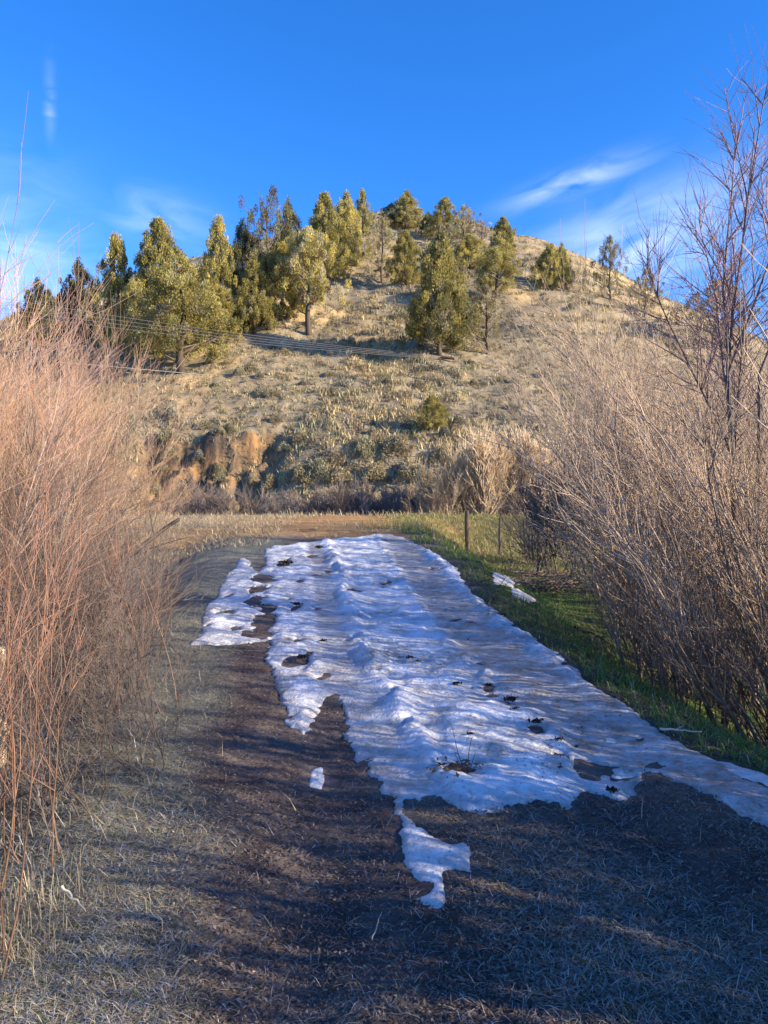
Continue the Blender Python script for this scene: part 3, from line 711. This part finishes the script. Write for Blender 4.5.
for px, py, w_ in sage_spots:
    p = at(px, py)
    if p.y < 36: p = at(px, min(py, 480))
    s_ = w_ / 740 * p.y * (0.62 if w_ >= 19 else 0.9)
    big = w_ >= 19
    o = link('sagebrush', SG[random.randrange(3)])
    o.location = p - Vector((0, 0, 0.06 * s_)); o.rotation_euler = (0, 0, random.uniform(0, 6.28)); o.scale = (s_, s_, s_ * random.uniform(0.75, 1.1))
    tag(o, 'large rounded grey-green sagebrush clump on the lower hillside' if big else 'small low sagebrush clump among dry bunchgrass on the hillside', 'shrub',
        'large sagebrush on the hillside' if big else 'small sagebrush on the hillside')

# ------------------------------------------------------------------ willows
def curve_pts(r, start, d, L, n, bend, wob):
    """polyline from start along d, bending towards 'bend' """
    pts = [np.array(start, float)]; d = np.array(d, float); d /= np.linalg.norm(d)
    st = L / (n - 1)
    for i in range(n - 1):
        d = d + np.array(bend) * (st) + r.normal(0, wob, 3) * math.sqrt(st)
        d /= np.linalg.norm(d)
        pts.append(pts[-1] + d * st)
    return np.array(pts)
def perp(r, d, ang):
    q = np.cross(d, r.normal(0, 1, 3)); q /= np.linalg.norm(q) + 1e-9
    return d * math.cos(ang) + q * math.sin(ang)
def willow_stem(seed, H, lean, r0, nb, nt, c_stem, c_mid, c_tip, bend=0.05, wob=0.10, first=0.18, tw_r=1.0):
    """one stem (with its branches) and its twigs, leaning towards +X"""
    r = np.random.default_rng(seed)
    S, W = Tubes(), Tubes()
    main = curve_pts(r, (0, 0, -0.06), (math.sin(lean), r.normal(0, 0.05), math.cos(lean)), H, 10, (bend * math.sin(lean), 0, bend), wob)
    S.add(main, r0, r0 * 0.22, 5, c_stem, c_mid)
    tm = np.linspace(0, 1, 10)
    def onmain(t_):
        i = min(int(t_ * 9), 8); f = t_ * 9 - i
        return main[i] * (1 - f) + main[i + 1] * f, main[i + 1] - main[i]
    for b in range(nb):
        t_ = first + (0.97 - first) * r.random() ** 0.8
        p, d = onmain(t_); d = d / np.linalg.norm(d)
        L = H * (0.16 + 0.42 * (1 - t_)) * r.uniform(0.6, 1.2)
        br = curve_pts(r, p, perp(r, d, r.uniform(0.25, 0.65)), L, 6, (0, 0, 0.35), wob * 1.5)
        rb = r0 * (0.22 + 0.22 * (1 - t_))
        S.add(br, rb, rb * 0.35, 4, c_mid, c_tip)
        for k in range(nt):
            s_ = r.uniform(0.15, 1.0); i = min(int(s_ * 5), 4)
            q = br[i] + (br[i + 1] - br[i]) * (s_ * 5 - i); dq = br[i + 1] - br[i]; dq = dq / np.linalg.norm(dq)
            l = r.uniform(0.12, 0.55) * (0.6 + H / 6)
            tw = curve_pts(r, q, perp(r, dq, r.uniform(0.2, 0.7)), l, 4, (0, 0, 0.5), wob * 2)
            W.add(tw, tw_r * r.uniform(0.0013, 0.0024), tw_r * 0.0008, 3, c_mid, c_tip)
    for k in range(nt * 2):
        p, d = onmain(r.uniform(0.3, 1.0)); d = d / np.linalg.norm(d)
        W.add(curve_pts(r, p, perp(r, d, r.uniform(0.3, 0.8)), r.uniform(0.15, 0.6), 4, (0, 0, 0.4), wob * 2), tw_r * 0.0022, tw_r * 0.0009, 3, c_mid, c_tip)
    return S.mesh('stem', M_twig), W.mesh('twig_spray', M_twig)
def stem_set(seed, n, H, lean, r0, nb, nt, cs, cm_, ct, **kw):
    out_ = []
    for i in range(n):
        f = i / max(1, n - 1)
        out_.append(willow_stem(seed * 100 + i, H * (0.8 + 0.4 * ((i * 7) % n) / n), lean[0] + (lean[1] - lean[0]) * f, r0 * (0.7 + 0.6 * ((i * 5) % n) / n), nb, nt, cs, cm_, ct, **kw))
    return out_
STEMS = {
 'pink': stem_set(1, 10, 2.9, (0.02, 0.45), 0.011, 13, 8, (0.12, 0.09, 0.07), (0.40, 0.295, 0.195), (0.50, 0.265, 0.155), bend=0.06, tw_r=1.2),
 'red':  stem_set(2, 8, 2.0, (0.0, 0.40), 0.0055, 5, 3, (0.22, 0.12, 0.075), (0.31, 0.16, 0.095), (0.32, 0.18, 0.13), bend=0.10, wob=0.13, first=0.3),
 'brown': stem_set(3, 12, 3.2, (0.03, 0.55), 0.017, 13, 4, (0.13, 0.095, 0.072), (0.35, 0.255, 0.175), (0.48, 0.34, 0.225), bend=-0.05, wob=0.17, tw_r=1.6, first=0.12),
 'straw': stem_set(4, 7, 3.0, (0.02, 0.38), 0.020, 12, 7, (0.30, 0.22, 0.14), (0.55, 0.40, 0.24), (0.62, 0.46, 0.28), bend=0.06, tw_r=4.5, first=0.05),
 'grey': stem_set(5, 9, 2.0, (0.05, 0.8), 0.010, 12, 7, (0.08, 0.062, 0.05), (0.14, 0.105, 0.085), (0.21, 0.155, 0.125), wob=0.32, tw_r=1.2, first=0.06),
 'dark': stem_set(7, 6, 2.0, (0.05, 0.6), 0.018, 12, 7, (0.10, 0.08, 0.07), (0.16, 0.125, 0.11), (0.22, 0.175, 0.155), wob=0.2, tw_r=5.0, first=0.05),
 'shoot': stem_set(6, 5, 3.6, (0.05, 0.3), 0.012, 8, 5, (0.26, 0.17, 0.12), (0.36, 0.24, 0.19), (0.42, 0.24, 0.21), bend=0.03, first=0.4),
}
NOM = {'pink': 2.9, 'red': 2.0, 'brown': 3.2, 'straw': 3.0, 'grey': 2.0, 'dark': 2.0, 'shoot': 3.6}
def willow(x, y, kind, n, H, label, group, rad=0.3, aim=None, aim_w=3.0, name='willow_shrub', thick=1.0):
    z = float(surf(np.array([x]), np.array([y]))[0])
    o = thing(name, (x, y, z), label, 'shrub', group)
    S = STEMS[kind]
    for i in range(n):
        st, tw = S[random.randrange(len(S))]
        a_ = random.uniform(0, 6.283) if aim is None or random.random() < 0.35 else random.gauss(aim, 0.7)
        s_ = H / NOM[kind] * random.uniform(0.72, 1.06)
        rr = rad * math.sqrt(random.random()); b_ = random.uniform(0, 6.283)
        c = link('stem', st, o)
        c.location = (rr * math.cos(b_), rr * math.sin(b_), -0.02)
        c.rotation_euler = (random.gauss(0, 0.06), random.gauss(0, 0.06), a_)
        c.scale = (s_, s_, s_)
        t2 = link('twig_spray', tw, c); t2['kind'] = 'stuff'
    return o
GL, GR, GB, GD = 'willows crowding the left side of the track', 'willows crowding the right side of the track', 'straw coloured willows beyond the road', 'dark bare shrubs at the foot of the hill'
LEFT = [
 (-1.32, 2.3, 'red', 12, 1.5, 'thin red-stemmed willow in the lower left corner above the straw tuft', 0.25),
 (-1.50, 3.1, 'grey', 14, 1.1, 'grey tangle under the nearest red-stemmed willows', 0.3),
 (-1.50, 2.75, 'red', 13, 1.7, 'short red-stemmed willow rooted nearest the camera at the lower left', 0.3),
 (-1.92, 3.5, 'red', 6, 1.7, 'red-stemmed willow just behind the nearest one at lower left', 0.35),
 (-1.87, 4.6, 'red', 4, 1.5, 'low red-stemmed willow leaning over the grass verge at left', 0.35),
 (-1.86, 3.3, 'shoot', 5, 4.3, 'willow whose tall pale shoots reach the upper left corner of the sky', 0.25),
 (-2.57, 4.5, 'shoot', 5, 3.5, 'second tall-shooted willow at far left, ending below the sky wisp', 0.3),
 (-3.28, 5.0, 'pink', 18, 2.5, 'dense pinkish willow at the left frame edge behind the tall shoots', 0.5),
 (-3.03, 5.9, 'pink', 12, 1.8, 'shorter pinkish willow at the path edge opposite the lowest snow on the left', 0.45),
 (-3.88, 6.4, 'pink', 22, 2.7, 'tall pinkish willow one row back from the left frame edge', 0.55),
 (-3.63, 7.4, 'pink', 18, 2.3, 'pinkish willow midway along the left thicket beside the left snow strip', 0.5),
 (-4.58, 7.8, 'pink', 22, 3.0, 'tall pinkish willow deep in the left thicket with red tips over the dark juniper', 0.55),
 (-3.98, 9.0, 'pink', 20, 2.8, 'pinkish willow whose tips cross the slim rust-tinged juniper', 0.5),
 (-5.38, 9.8, 'pink', 20, 3.2, 'tall pinkish willow at the back of the left thicket by the frame edge', 0.6),
 (-4.68, 10.8, 'pink', 18, 2.7, 'pinkish willow at the right rear of the left thicket under the cables', 0.5),
 (-4.18, 12.2, 'pink', 14, 1.7, 'low pinkish willow at the far right corner of the left thicket', 0.45),
 (-6.58, 12.5, 'pink', 18, 3.4, 'farthest tall pinkish willow in the left thicket', 0.6),
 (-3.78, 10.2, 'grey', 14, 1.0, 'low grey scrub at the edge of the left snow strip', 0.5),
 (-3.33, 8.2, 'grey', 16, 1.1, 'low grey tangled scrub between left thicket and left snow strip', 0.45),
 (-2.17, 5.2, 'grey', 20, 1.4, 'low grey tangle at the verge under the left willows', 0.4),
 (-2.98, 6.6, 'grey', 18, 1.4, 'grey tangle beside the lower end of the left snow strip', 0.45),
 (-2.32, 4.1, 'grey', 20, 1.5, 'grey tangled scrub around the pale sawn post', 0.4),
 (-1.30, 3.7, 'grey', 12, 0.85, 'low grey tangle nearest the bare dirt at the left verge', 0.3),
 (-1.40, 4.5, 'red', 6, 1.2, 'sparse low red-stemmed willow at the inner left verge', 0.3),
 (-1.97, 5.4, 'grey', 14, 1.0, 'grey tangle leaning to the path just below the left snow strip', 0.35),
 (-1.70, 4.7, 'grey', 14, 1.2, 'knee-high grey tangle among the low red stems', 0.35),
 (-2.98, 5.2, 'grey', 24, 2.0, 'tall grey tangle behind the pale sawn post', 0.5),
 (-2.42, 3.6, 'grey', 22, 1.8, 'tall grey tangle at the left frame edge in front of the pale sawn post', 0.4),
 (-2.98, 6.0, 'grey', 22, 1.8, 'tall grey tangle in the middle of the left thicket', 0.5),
 (-3.58, 7.0, 'grey', 22, 1.9, 'grey tangle filling the left thicket behind its middle', 0.5),
 (-2.07, 3.2, 'grey', 16, 1.2, 'grey tangle behind the red stems at the left frame edge', 0.35),
 (-2.9, 4.9, 'brown', 5, 2.6, 'dark-stemmed willow with long bare branches in front of the pinkish thicket', 0.4),
 (-3.3, 6.3, 'brown', 6, 2.8, 'dark-stemmed willow standing among the pinkish willows of the left thicket', 0.5),
]
for x, y, kd, n, H, lab, rad in LEFT:
    willow(x, y, kd, int(n * 1.25) if kd == 'pink' else n, H, lab, GL, rad, aim=None if kd == 'red' else math.pi if kd == 'shoot' or x > -3.5 else None)
RIGHT = [
 (2.75, 4.9, 'brown', 22, 2.9, 'grey-brown willow nearest the camera on the right, rooted by the snow strip', 0.4),
 (3.3, 5.4, 'brown', 18, 3.3, 'tall grey-brown willow at the right frame edge', 0.5),
 (2.35, 6.0, 'brown', 18, 2.5, 'grey-brown willow at the inner front of the right thicket over the green bank', 0.4),
 (3.1, 6.6, 'brown', 20, 3.1, 'grey-brown willow clustered just behind the tall bare tree', 0.5),
 (3.0, 7.6, 'brown', 20, 3.1, 'arching grey-brown willow reaching farthest left over the green bank', 0.5),
 (4.2, 7.9, 'brown', 14, 4.0, 'grey-brown willow one row behind the tall bare tree', 0.55),
 (3.95, 9.2, 'brown', 18, 4.0, 'grey-brown willow in the middle of the right thicket', 0.55),
 (4.6, 9.6, 'brown', 12, 4.2, 'tall grey-brown willow deep in the right thicket under the wide brown juniper', 0.6),
 (5.0, 11.2, 'brown', 16, 4.5, 'grey-brown willow near the back of the right thicket', 0.55),
 (6.3, 12.4, 'brown', 12, 5.0, 'back row grey-brown willow below the brownish juniper', 0.6),
 (3.25, 13.4, 'dark', 18, 2.1, 'dark low shrub behind the brush pile at the left end of the right thicket', 0.6),
 (5.9, 14.5, 'brown', 16, 5.0, 'rear grey-brown willow rising behind the dark low shrub', 0.6),
 (3.2, 16.0, 'grey', 16, 1.6, 'small dark shrub beside the thin fence stakes', 0.5),
 (6.6, 15.5, 'brown', 12, 4.4, 'last tall grey-brown willow under the grey spire juniper', 0.7),
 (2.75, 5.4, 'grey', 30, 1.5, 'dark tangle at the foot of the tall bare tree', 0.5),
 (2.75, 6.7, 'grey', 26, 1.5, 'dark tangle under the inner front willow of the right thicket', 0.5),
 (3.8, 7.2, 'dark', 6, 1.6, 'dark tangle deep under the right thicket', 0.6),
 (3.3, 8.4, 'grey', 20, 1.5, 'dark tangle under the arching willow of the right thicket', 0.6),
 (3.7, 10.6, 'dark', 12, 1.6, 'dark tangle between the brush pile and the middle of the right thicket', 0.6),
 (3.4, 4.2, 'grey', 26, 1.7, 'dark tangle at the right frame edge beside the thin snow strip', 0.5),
 (3.2, 2.9, 'brown', 16, 3.0, 'unseen grey-brown willow added for shade just off the right side of the view', 0.5),  # from here down: out-of-view shrubs added to shade the track
 (4.3, 3.6, 'brown', 16, 3.4, 'unseen taller grey-brown willow added for shade just off the right side of the view', 0.5),
 (3.4, 1.5, 'brown', 18, 3.0, 'unseen grey-brown willow added for shade right of the camera', 0.5),
 (3.9, 2.4, 'grey', 30, 2.0, 'unseen dark tangle added for shade just off the right side of the view', 0.7),
 (4.2, 0.6, 'grey', 30, 2.1, 'unseen dark tangle added for shade right of the camera', 0.7),
 (5.2, 0.4, 'brown', 16, 3.6, 'unseen grey-brown willow added for shade right of and behind the camera', 0.6),
 (6.2, -2.0, 'dark', 20, 2.9, 'unseen dense shrub added to block the sun, well right of the view, behind the camera', 0.8),  # unseen thick-twigged row, added to keep the low sun off the foreground
 (6.0, -0.4, 'dark', 22, 2.8, 'unseen dense shrub added to block the sun, well right of the view, level with the camera', 0.8),
 (6.3, 1.0, 'dark', 20, 3.0, 'unseen dense shrub added to block the sun, well right of the view, second in its row', 0.8),
 (6.0, 2.3, 'dark', 19, 2.7, 'unseen dense shrub added to block the sun, well right of the view, last in its row', 0.8),
]
for x, y, kd, n, H, lab, rad in RIGHT:
    willow(x, y, kd, n, H, lab, GR, rad, aim=math.pi)
BACK = [(2.2, 31.8, 2.2, 'short straw willow at the left end of the clump beyond the road'), (3.3, 32.2, 3.2, 'straw willow second from the left end beyond the road'),
        (4.3, 31.6, 4.0, 'tallest straw willow in the clump beyond the road, above the fence post'), (5.3, 32.4, 4.2, 'straw willow right of the tallest one beyond the road'),
        (6.4, 31.7, 4.0, 'straw willow beyond the road left of the right thicket tips')]
for x, y, H, lab in BACK:
    willow(x, y, 'straw', 28, H + 0.9, lab, GB, 0.6)
DARK = [(-9.6, 33.2, 'under the left end of the orange cut bank'), (-8.2, 33.6, 'under the middle of the orange cut bank'), (-6.8, 33.3, 'under the right end of the orange cut bank'),
        (-5.2, 33.8, 'just right of the orange cut bank'), (-3.7, 33.3, 'left of the middle of the road edge'), (-2.3, 33.8, 'behind the middle of the road edge'),
        (-0.9, 33.4, 'behind the top of the snow'), (0.3, 33.9, 'between the snow top and the straw willows'), (1.3, 33.2, 'touching the left end of the straw willows')]
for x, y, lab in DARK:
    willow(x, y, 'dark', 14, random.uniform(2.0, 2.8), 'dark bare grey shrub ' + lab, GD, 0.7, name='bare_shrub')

# tall bare tree on the right
def limb_tree():
    r = np.random.default_rng(77)
    o = thing('bare_tree', (2.62, 5.7, float(gz(np.array([2.62]), np.array([5.7]))[0])), 'tall slender leafless tree with forked dark trunk above the right willows', 'tree')
    cs, cm_, ct = (0.12, 0.085, 0.07), (0.24, 0.15, 0.13), (0.38, 0.21, 0.19)
    T = Tubes()
    trunk = curve_pts(r, (0, 0, -0.1), (0.10, 0.02, 1), 2.9, 10, (0.02, 0, 0.05), 0.05)
    T.add(trunk, 0.030, 0.020, 8, cs, cs)
    trunk2 = curve_pts(r, (0.16, 0.1, -0.1), (0.06, 0.02, 1), 2.9, 10, (0.02, 0, 0.05), 0.06)
    T.add(trunk2, 0.022, 0.014, 7, cs, cs)
    link('trunk', T.mesh('trunk', M_twig), o)
    top = trunk[-1]
    heads = [(top, (-0.10, 0.0, 1), 2.2), (top, (0.10, 0.1, 1), 2.55), (top, (0.32, -0.05, 1), 2.4), (trunk2[-1], (0.42, 0.15, 1), 2.4), (trunk[7], (-0.45, 0.1, 1), 1.9), (trunk2[7], (0.55, -0.1, 0.9), 2.1), (trunk[6], (0.2, 0.3, 1), 1.9), (trunk[8], (0.0, 0.3, 1), 2.0)]
    for p, d, L in heads:
        L *= 0.90
        B_, W = Tubes(), Tubes()
        m_ = curve_pts(r, p, d, L, 10, (0, 0, 0.12), 0.09)
        B_.add(m_, 0.013, 0.003, 5, cs, cm_)
        for k in range(22):
            t_ = r.uniform(0.08, 0.95); i = min(int(t_ * 9), 8); q = m_[i] + (m_[i + 1] - m_[i]) * (t_ * 9 - i); dq = (m_[i + 1] - m_[i]); dq /= np.linalg.norm(dq)
            br = curve_pts(r, q, perp(r, dq, r.uniform(0.4, 0.9)), L * (0.15 + 0.3 * (1 - t_)) * r.uniform(0.6, 1.2), 6, (0, 0, 0.3), 0.2)
            B_.add(br, 0.0055, 0.0022, 4, cm_, ct)
            for j in range(8):
                s_ = r.uniform(0.1, 1.0); i2 = min(int(s_ * 5), 4); q2 = br[i2] + (br[i2 + 1] - br[i2]) * (s_ * 5 - i2); d2 = br[i2 + 1] - br[i2]; d2 /= np.linalg.norm(d2)
                W.add(curve_pts(r, q2, perp(r, d2, r.uniform(0.4, 0.9)), r.uniform(0.12, 0.5), 4, (0, 0, 0.3), 0.3), 0.0024, 0.001, 3, cm_, ct)
        l = link('limb', B_.mesh('limb', M_twig), o)
        link('twig_spray', W.mesh('twig_spray', M_twig), l)['kind'] = 'stuff'
limb_tree()

# ------------------------------------------------------------------ cables on the slope, posts
end = at(445, 361)
stub = Tubes()
stub.add(np.array([[-0.45, 0.1, 0.12], [-0.1, 0.0, 0.20], [0.25, -0.05, 0.16], [0.6, -0.1, 0.10]]), 0.11, 0.09, 8, (0.10, 0.055, 0.04))
so = link('anchor_log', stub.mesh('anchor_log', M_wood)); so.location = end
tag(so, 'short dark reddish log on the slope where the four cables end', 'log')
names = ['highest of the four slack cables crossing in front of the left junipers', 'second cable from the top of the four crossing the left slope', 'third cable from the top of the four crossing the left slope', 'lowest of the four slack cables running to the log on the slope']
def wpt(px, py, Y):
    u = (px - 384) / 740.0; v = (512 - py) / 740.0
    cy, sy = math.cos(PITCH), math.sin(PITCH)
    s_ = Y / (cy + v * sy)
    return np.array([u * s_, Y, CAM_H + (v * cy - sy) * s_])
for i in range(4):
    A = wpt(-40, 291 + i * 5.5, 41.0); Bp = np.array(end) + np.array([-0.4 + 0.18 * i, 0.05, 0.30 - 0.07 * i])
    ts = np.linspace(0, 1, 40)[:, None]
    pts = A + (Bp - A) * ts; pts[:, 2] -= 0.28 * 4 * (ts * (1 - ts))[:, 0]
    T = Tubes(); T.add(pts, 0.012, 0.012, 5, (0.3, 0.27, 0.24))
    tag(link('overhead_cable', T.mesh('overhead_cable', M_cable)), names[i], 'cable', 'slack cables across the slope')
A = wpt(60, 362, 40.0); Bp = np.array(at(205, 379)) + np.array([0, 0, 0.25])
T = Tubes(); T.add(np.array([A + (Bp - A) * t_ for t_ in np.linspace(0, 1, 12)]), 0.02, 0.02, 6, (0.4, 0.35, 0.3))
tag(link('loose_wire', T.mesh('loose_wire', M_cable)), 'single thin wire below the trunk of the broad front juniper', 'wire')

def post(x, y, h, r, col_, label, name='fence_post', lean=0.0, grp=None):
    z = float(gz(np.array([x]), np.array([y]))[0])
    T = Tubes(); pts = np.array([[lean * t_ + 0.01 * math.sin(t_ * 6), 0, -0.2 + (h + 0.2) * t_] for t_ in np.linspace(0, 1, 7)])
    rad = r * np.array([1.05, 1, 0.97, 1.02, 0.96, 0.94, 0.9])
    T.add(np.vstack([pts, pts[-1] + [0, 0, 0.006], pts[-1] + [0, 0, 0.007]]), np.concatenate([rad, [r * 0.7, 0.001]]), 0, 9, col_)
    o = link(name, T.mesh(name, M_wood, False)); o.location = (x, y, z)
    return tag(o, label, 'post', grp)
post(2.02, 18.0, 1.0, 0.055, (0.12, 0.09, 0.06), 'rough wooden fence post standing in the sunlit grass right of the snow')
post(2.85, 18.3, 0.95, 0.035, (0.13, 0.10, 0.08), 'thin fence stake right of the wooden post', 'fence_stake', 0.03)
post(3.3, 17.2, 0.95, 0.03, (0.20, 0.15, 0.11), 'thin pale fence stake nearest the dark low shrub', 'fence_stake', -0.05)
# pale sawn post at the left frame edge
pz = float(gz(np.array([-2.13]), np.array([4.0]))[0])
import bmesh
bm = bmesh.new(); bmesh.ops.create_cube(bm, size=1)
bmesh.ops.scale(bm, vec=(0.11, 0.11, 1.0), verts=bm.verts); bmesh.ops.translate(bm, vec=(0, 0, 0.2), verts=bm.verts)
bmesh.ops.bevel(bm, geom=bm.edges[:], offset=0.006, segments=2, affect='EDGES', clamp_overlap=True)
me = bpy.data.meshes.new('sawn_post'); bm.to_mesh(me); bm.free()
ca = me.color_attributes.new('col', 'FLOAT_COLOR', 'POINT')
ca.data.foreach_set('color', np.tile([0.66, 0.56, 0.38, 1], len(me.vertices)).astype(np.float32)); me.materials.append(M_wood)
sp_ = link('sawn_post', me); sp_.location = (-2.13, 4.0, pz)
tag(sp_, 'pale sawn wooden post cut off by the left frame edge among willow stems', 'post')

# ------------------------------------------------------------------ brush pile, branches, clods, weed
def twig_heap(loc, n, rad, L, col_, name, label, cat, thick=(0.004, 0.012), flat_=0.35):
    r = np.random.default_rng(int(abs(loc[0] * 1000)))
    T = Tubes()
    for i in range(n):
        a_ = r.uniform(0, 6.283); f = rad * math.sqrt(r.random()); p = np.array([f * math.cos(a_), f * math.sin(a_) * 0.7, r.uniform(0, flat_) * (1 - f / rad * 0.7)])
        b_ = r.uniform(0, 6.283); d = np.array([math.cos(b_), math.sin(b_), r.normal(0.05, 0.3)]); l = L * r.uniform(0.4, 1.1)
        T.add(curve_pts(r, p - d * l / 2, d, l, 6, (0, 0, 0.0), 0.3), r.uniform(*thick), 0.002, 4, np.array(col_) * r.uniform(0.6, 1.4))
    o = link(name, T.mesh(name, M_twig)); o.location = loc
    return tag(o, label, cat)
p = at(548, 590)
twig_heap(p, 150, 0.75, 1.0, (0.17, 0.12, 0.09), 'brush_pile', 'tangled pile of grey-brown dead branches on the green bank', 'brush pile')
def branch(px0, px1, r0, col_, label, lift=0.05, lift1=0.05, seed=1, side=4, wob=0.25):
    r = np.random.default_rng(seed)
    a_ = np.array(at(*px0)) + [0, 0, lift]; b_ = np.array(at(*px1)) + [0, 0, lift1]
    T = Tubes(); n = 9
    pts = a_ + (b_ - a_) * np.linspace(0, 1, n)[:, None]; L = np.linalg.norm(b_ - a_)
    pts[1:-1] += r.normal(0, 0.025 * L * wob * 4, (n - 2, 3)) * [1, 1, 0.4]
    T.add(pts, r0, r0 * 0.35, 6, col_)
    for k in range(side):
        i = r.integers(2, n - 1); d = pts[i] - pts[i - 1]; d /= np.linalg.norm(d)
        T.add(curve_pts(r, pts[i], perp(r, d, r.uniform(0.5, 0.9)), L * r.uniform(0.15, 0.4), 5, (0, 0, 0.1), 0.3), r0 * 0.4, r0 * 0.12, 4, col_)
    tag(link('fallen_branch', T.mesh('fallen_branch', M_twig)), label, 'branch')
branch((150, 612), (206, 606), 0.012, (0.42, 0.33, 0.24), 'pale crooked fallen branch sticking out of the left scrub toward the snow', 0.12, 0.06, 3)
branch((660, 738), (702, 741), 0.008, (0.42, 0.38, 0.33), 'bleached stick lying on the green bank below the right willows', 0.05, 0.05, 5, 2)
branch((575, 632), (636, 660), 0.016, (0.09, 0.07, 0.055), 'dark fallen branch on the green bank right of the brush pile', 0.05, 0.06, 6)
branch((505, 620), (470, 560), 0.012, (0.10, 0.07, 0.055), 'long dark bent branch lying along the snow edge below the fence post', 0.05, 0.06, 8, 5)
branch((62, 922), (86, 936), 0.006, (0.55, 0.45, 0.30), 'short bright broken twig at the foot of the red-stemmed willow', 0.12, 0.08, 9, 0)
branch((372, 946), (382, 918), 0.003, (0.40, 0.31, 0.24), 'thin pale stick on the dark dirt below the snow tip', 0.02, 0.02, 10, 0)
# broken limb leaning out of the left thicket
r = np.random.default_rng(4)
T = Tubes(); a0, b0 = wpt(84, 588, 9.0), wpt(178, 519, 9.4)
pts = a0 + (b0 - a0) * np.linspace(0, 1, 9)[:, None] + r.normal(0, 0.015, (9, 3))
T.add(np.vstack([pts, pts[-1] + [0.012, 0, 0.012]]), np.concatenate([np.linspace(0.035, 0.024, 9), [0.004]]), 0, 7, (0.12, 0.09, 0.07))
T.add(curve_pts(r, pts[6], (-0.2, 0.2, 1), 0.35, 5, (0, 0, 0.1), 0.2), 0.012, 0.004, 5, (0.13, 0.1, 0.08))
T.add(curve_pts(r, pts[4], (1, -0.2, 0.25), 0.8, 6, (0, 0, 0.1), 0.2), 0.012, 0.003, 5, (0.14, 0.1, 0.08))
T.add(np.array([wpt(84, 588, 9.0), wpt(60, 610, 8.9), wpt(20, 660, 8.7)]), 0.035, 0.045, 7, (0.12, 0.09, 0.07))
tag(link('broken_limb', T.mesh('broken_limb', M_twig)), 'thick dark broken limb jutting right from the left thicket at road height', 'branch')

def clod(px, py, w_, col_, label):
    p = Vector((*flat(px, py), 0)); p.z = float(gz(np.array([p.x]), np.array([p.y]))[0]) + 0.035
    s_ = w_ / 740 * p.y
    r = np.random.default_rng(int(px * 7 + py))
    n = 46; V, Q = [], []
    for i in range(n):
        q = r.normal(0, 0.33, 3) * [1, 0.75, 0.25]; q[2] = abs(q[2])
        u = r.normal(0, 1, 3); u /= np.linalg.norm(u); v = np.cross(u, r.normal(0, 1, 3)); v /= np.linalg.norm(v)
        l = r.uniform(0.12, 0.32)
        k0 = len(V); V += [q - u * l, q - v * l * 0.5 + [0, 0, 0.03], q + u * l, q + v * l * 0.5 - [0, 0, 0.03]]; Q.append([k0, k0 + 1, k0 + 2, k0 + 3])
    cv = np.repeat(np.array(col_)[None] * r.uniform(0.6, 1.5, (n, 1)), 4, axis=0)
    o = link('leaf_clump', build_mesh('leaf_clump', np.array(V), [np.array(Q)], M_litter, cv)); o.location = p; o.scale = (s_ / 1.4,) * 3
    tag(o, label, 'leaf clump', 'dark leaf clumps frozen onto the snow')
DKC = (0.030, 0.020, 0.016)
for px, py, w_, lab in [(510, 704, 15, 'blackish leaf clump near the middle of the right rut, largest on the snow'), (515, 714, 7, 'tiny dark leaf clump just below the largest one on the snow'),
    (488, 690, 10, 'dark leaf clump up-left of the largest one'), (456, 690, 10, 'reddish leaf clump on the rough snow left of the right rut'), (535, 727, 15, 'loose brown leaf clump on grey ice right of centre'),
    (559, 744, 9, 'dark leaf clump at the upper edge of the bare gap in the ice'), (410, 664, 8, 'small dark leaf clump on the centre ridge of snow'), (323, 643, 8, 'dark leaf clump in the left snow strip beside the left rut'),
    (302, 662, 12, 'dark leaf clump at the left snow strip, low end'), (296, 606, 10, 'dark leaf clump on the upper left snow strip'), (286, 564, 12, 'dark leaf clump at the top left corner of the snow'),
    (319, 549, 9, 'dark leaf clump near the road end of the snow'), (612, 788, 14, 'dark brown clod at the lower tip of the ice beside bare dirt'), (470, 742, 7, 'tiny leaf clump above the weed stalks'), (418, 668, 6, 'tiny leaf clump right of the centre ridge one')]:
    clod(px, py, w_, DKC, lab)
# weed poking through
wp = Vector((*flat(462, 776), 0)); wp.z = float(gz(np.array([wp.x]), np.array([wp.y]))[0])
wo_ = thing('dead_weed', wp, 'dead weed with thin stalks poking through the lower snow', 'weed')
T = Tubes(); r = np.random.default_rng(3)
for d, L in (((0.05, 0, 1), 0.20), ((-0.35, 0.05, 1), 0.27), ((0.3, 0, 0.6), 0.12), ((-0.2, 0.1, 0.4), 0.12), ((0.5, 0.2, 0.5), 0.1)):
    T.add(curve_pts(r, (0.02, 0, 0.0), d, L, 6, (0, 0, 0.2), 0.2), 0.0024, 0.0012, 4, (0.13, 0.08, 0.05))
link('stalk', T.mesh('stalk', M_twig), wo_)
n = 110; q = r.normal(0, 1, (n, 3)) * [0.07, 0.05, 0.022]; q[:, 2] = np.abs(q[:, 2]) + 0.01
V, Q, Cc = chips(0, 0, 0, 0, (q[:, 0] * 0, q[:, 0] * 0), [(0.11, 0.065, 0.035), (0.17, 0.10, 0.05)], [1, 1], 0.006, 0.02)
V = V - np.array([0, 0, float(gz(np.array([0.]), np.array([0.]))[0]) + 0.010]) + np.repeat(q, 4, axis=0) + [-0.03, 0, 0.03]
link('dry_leaf_tuft', build_mesh('dry_leaf_tuft', V, [Q], M_litter, Cc), wo_)
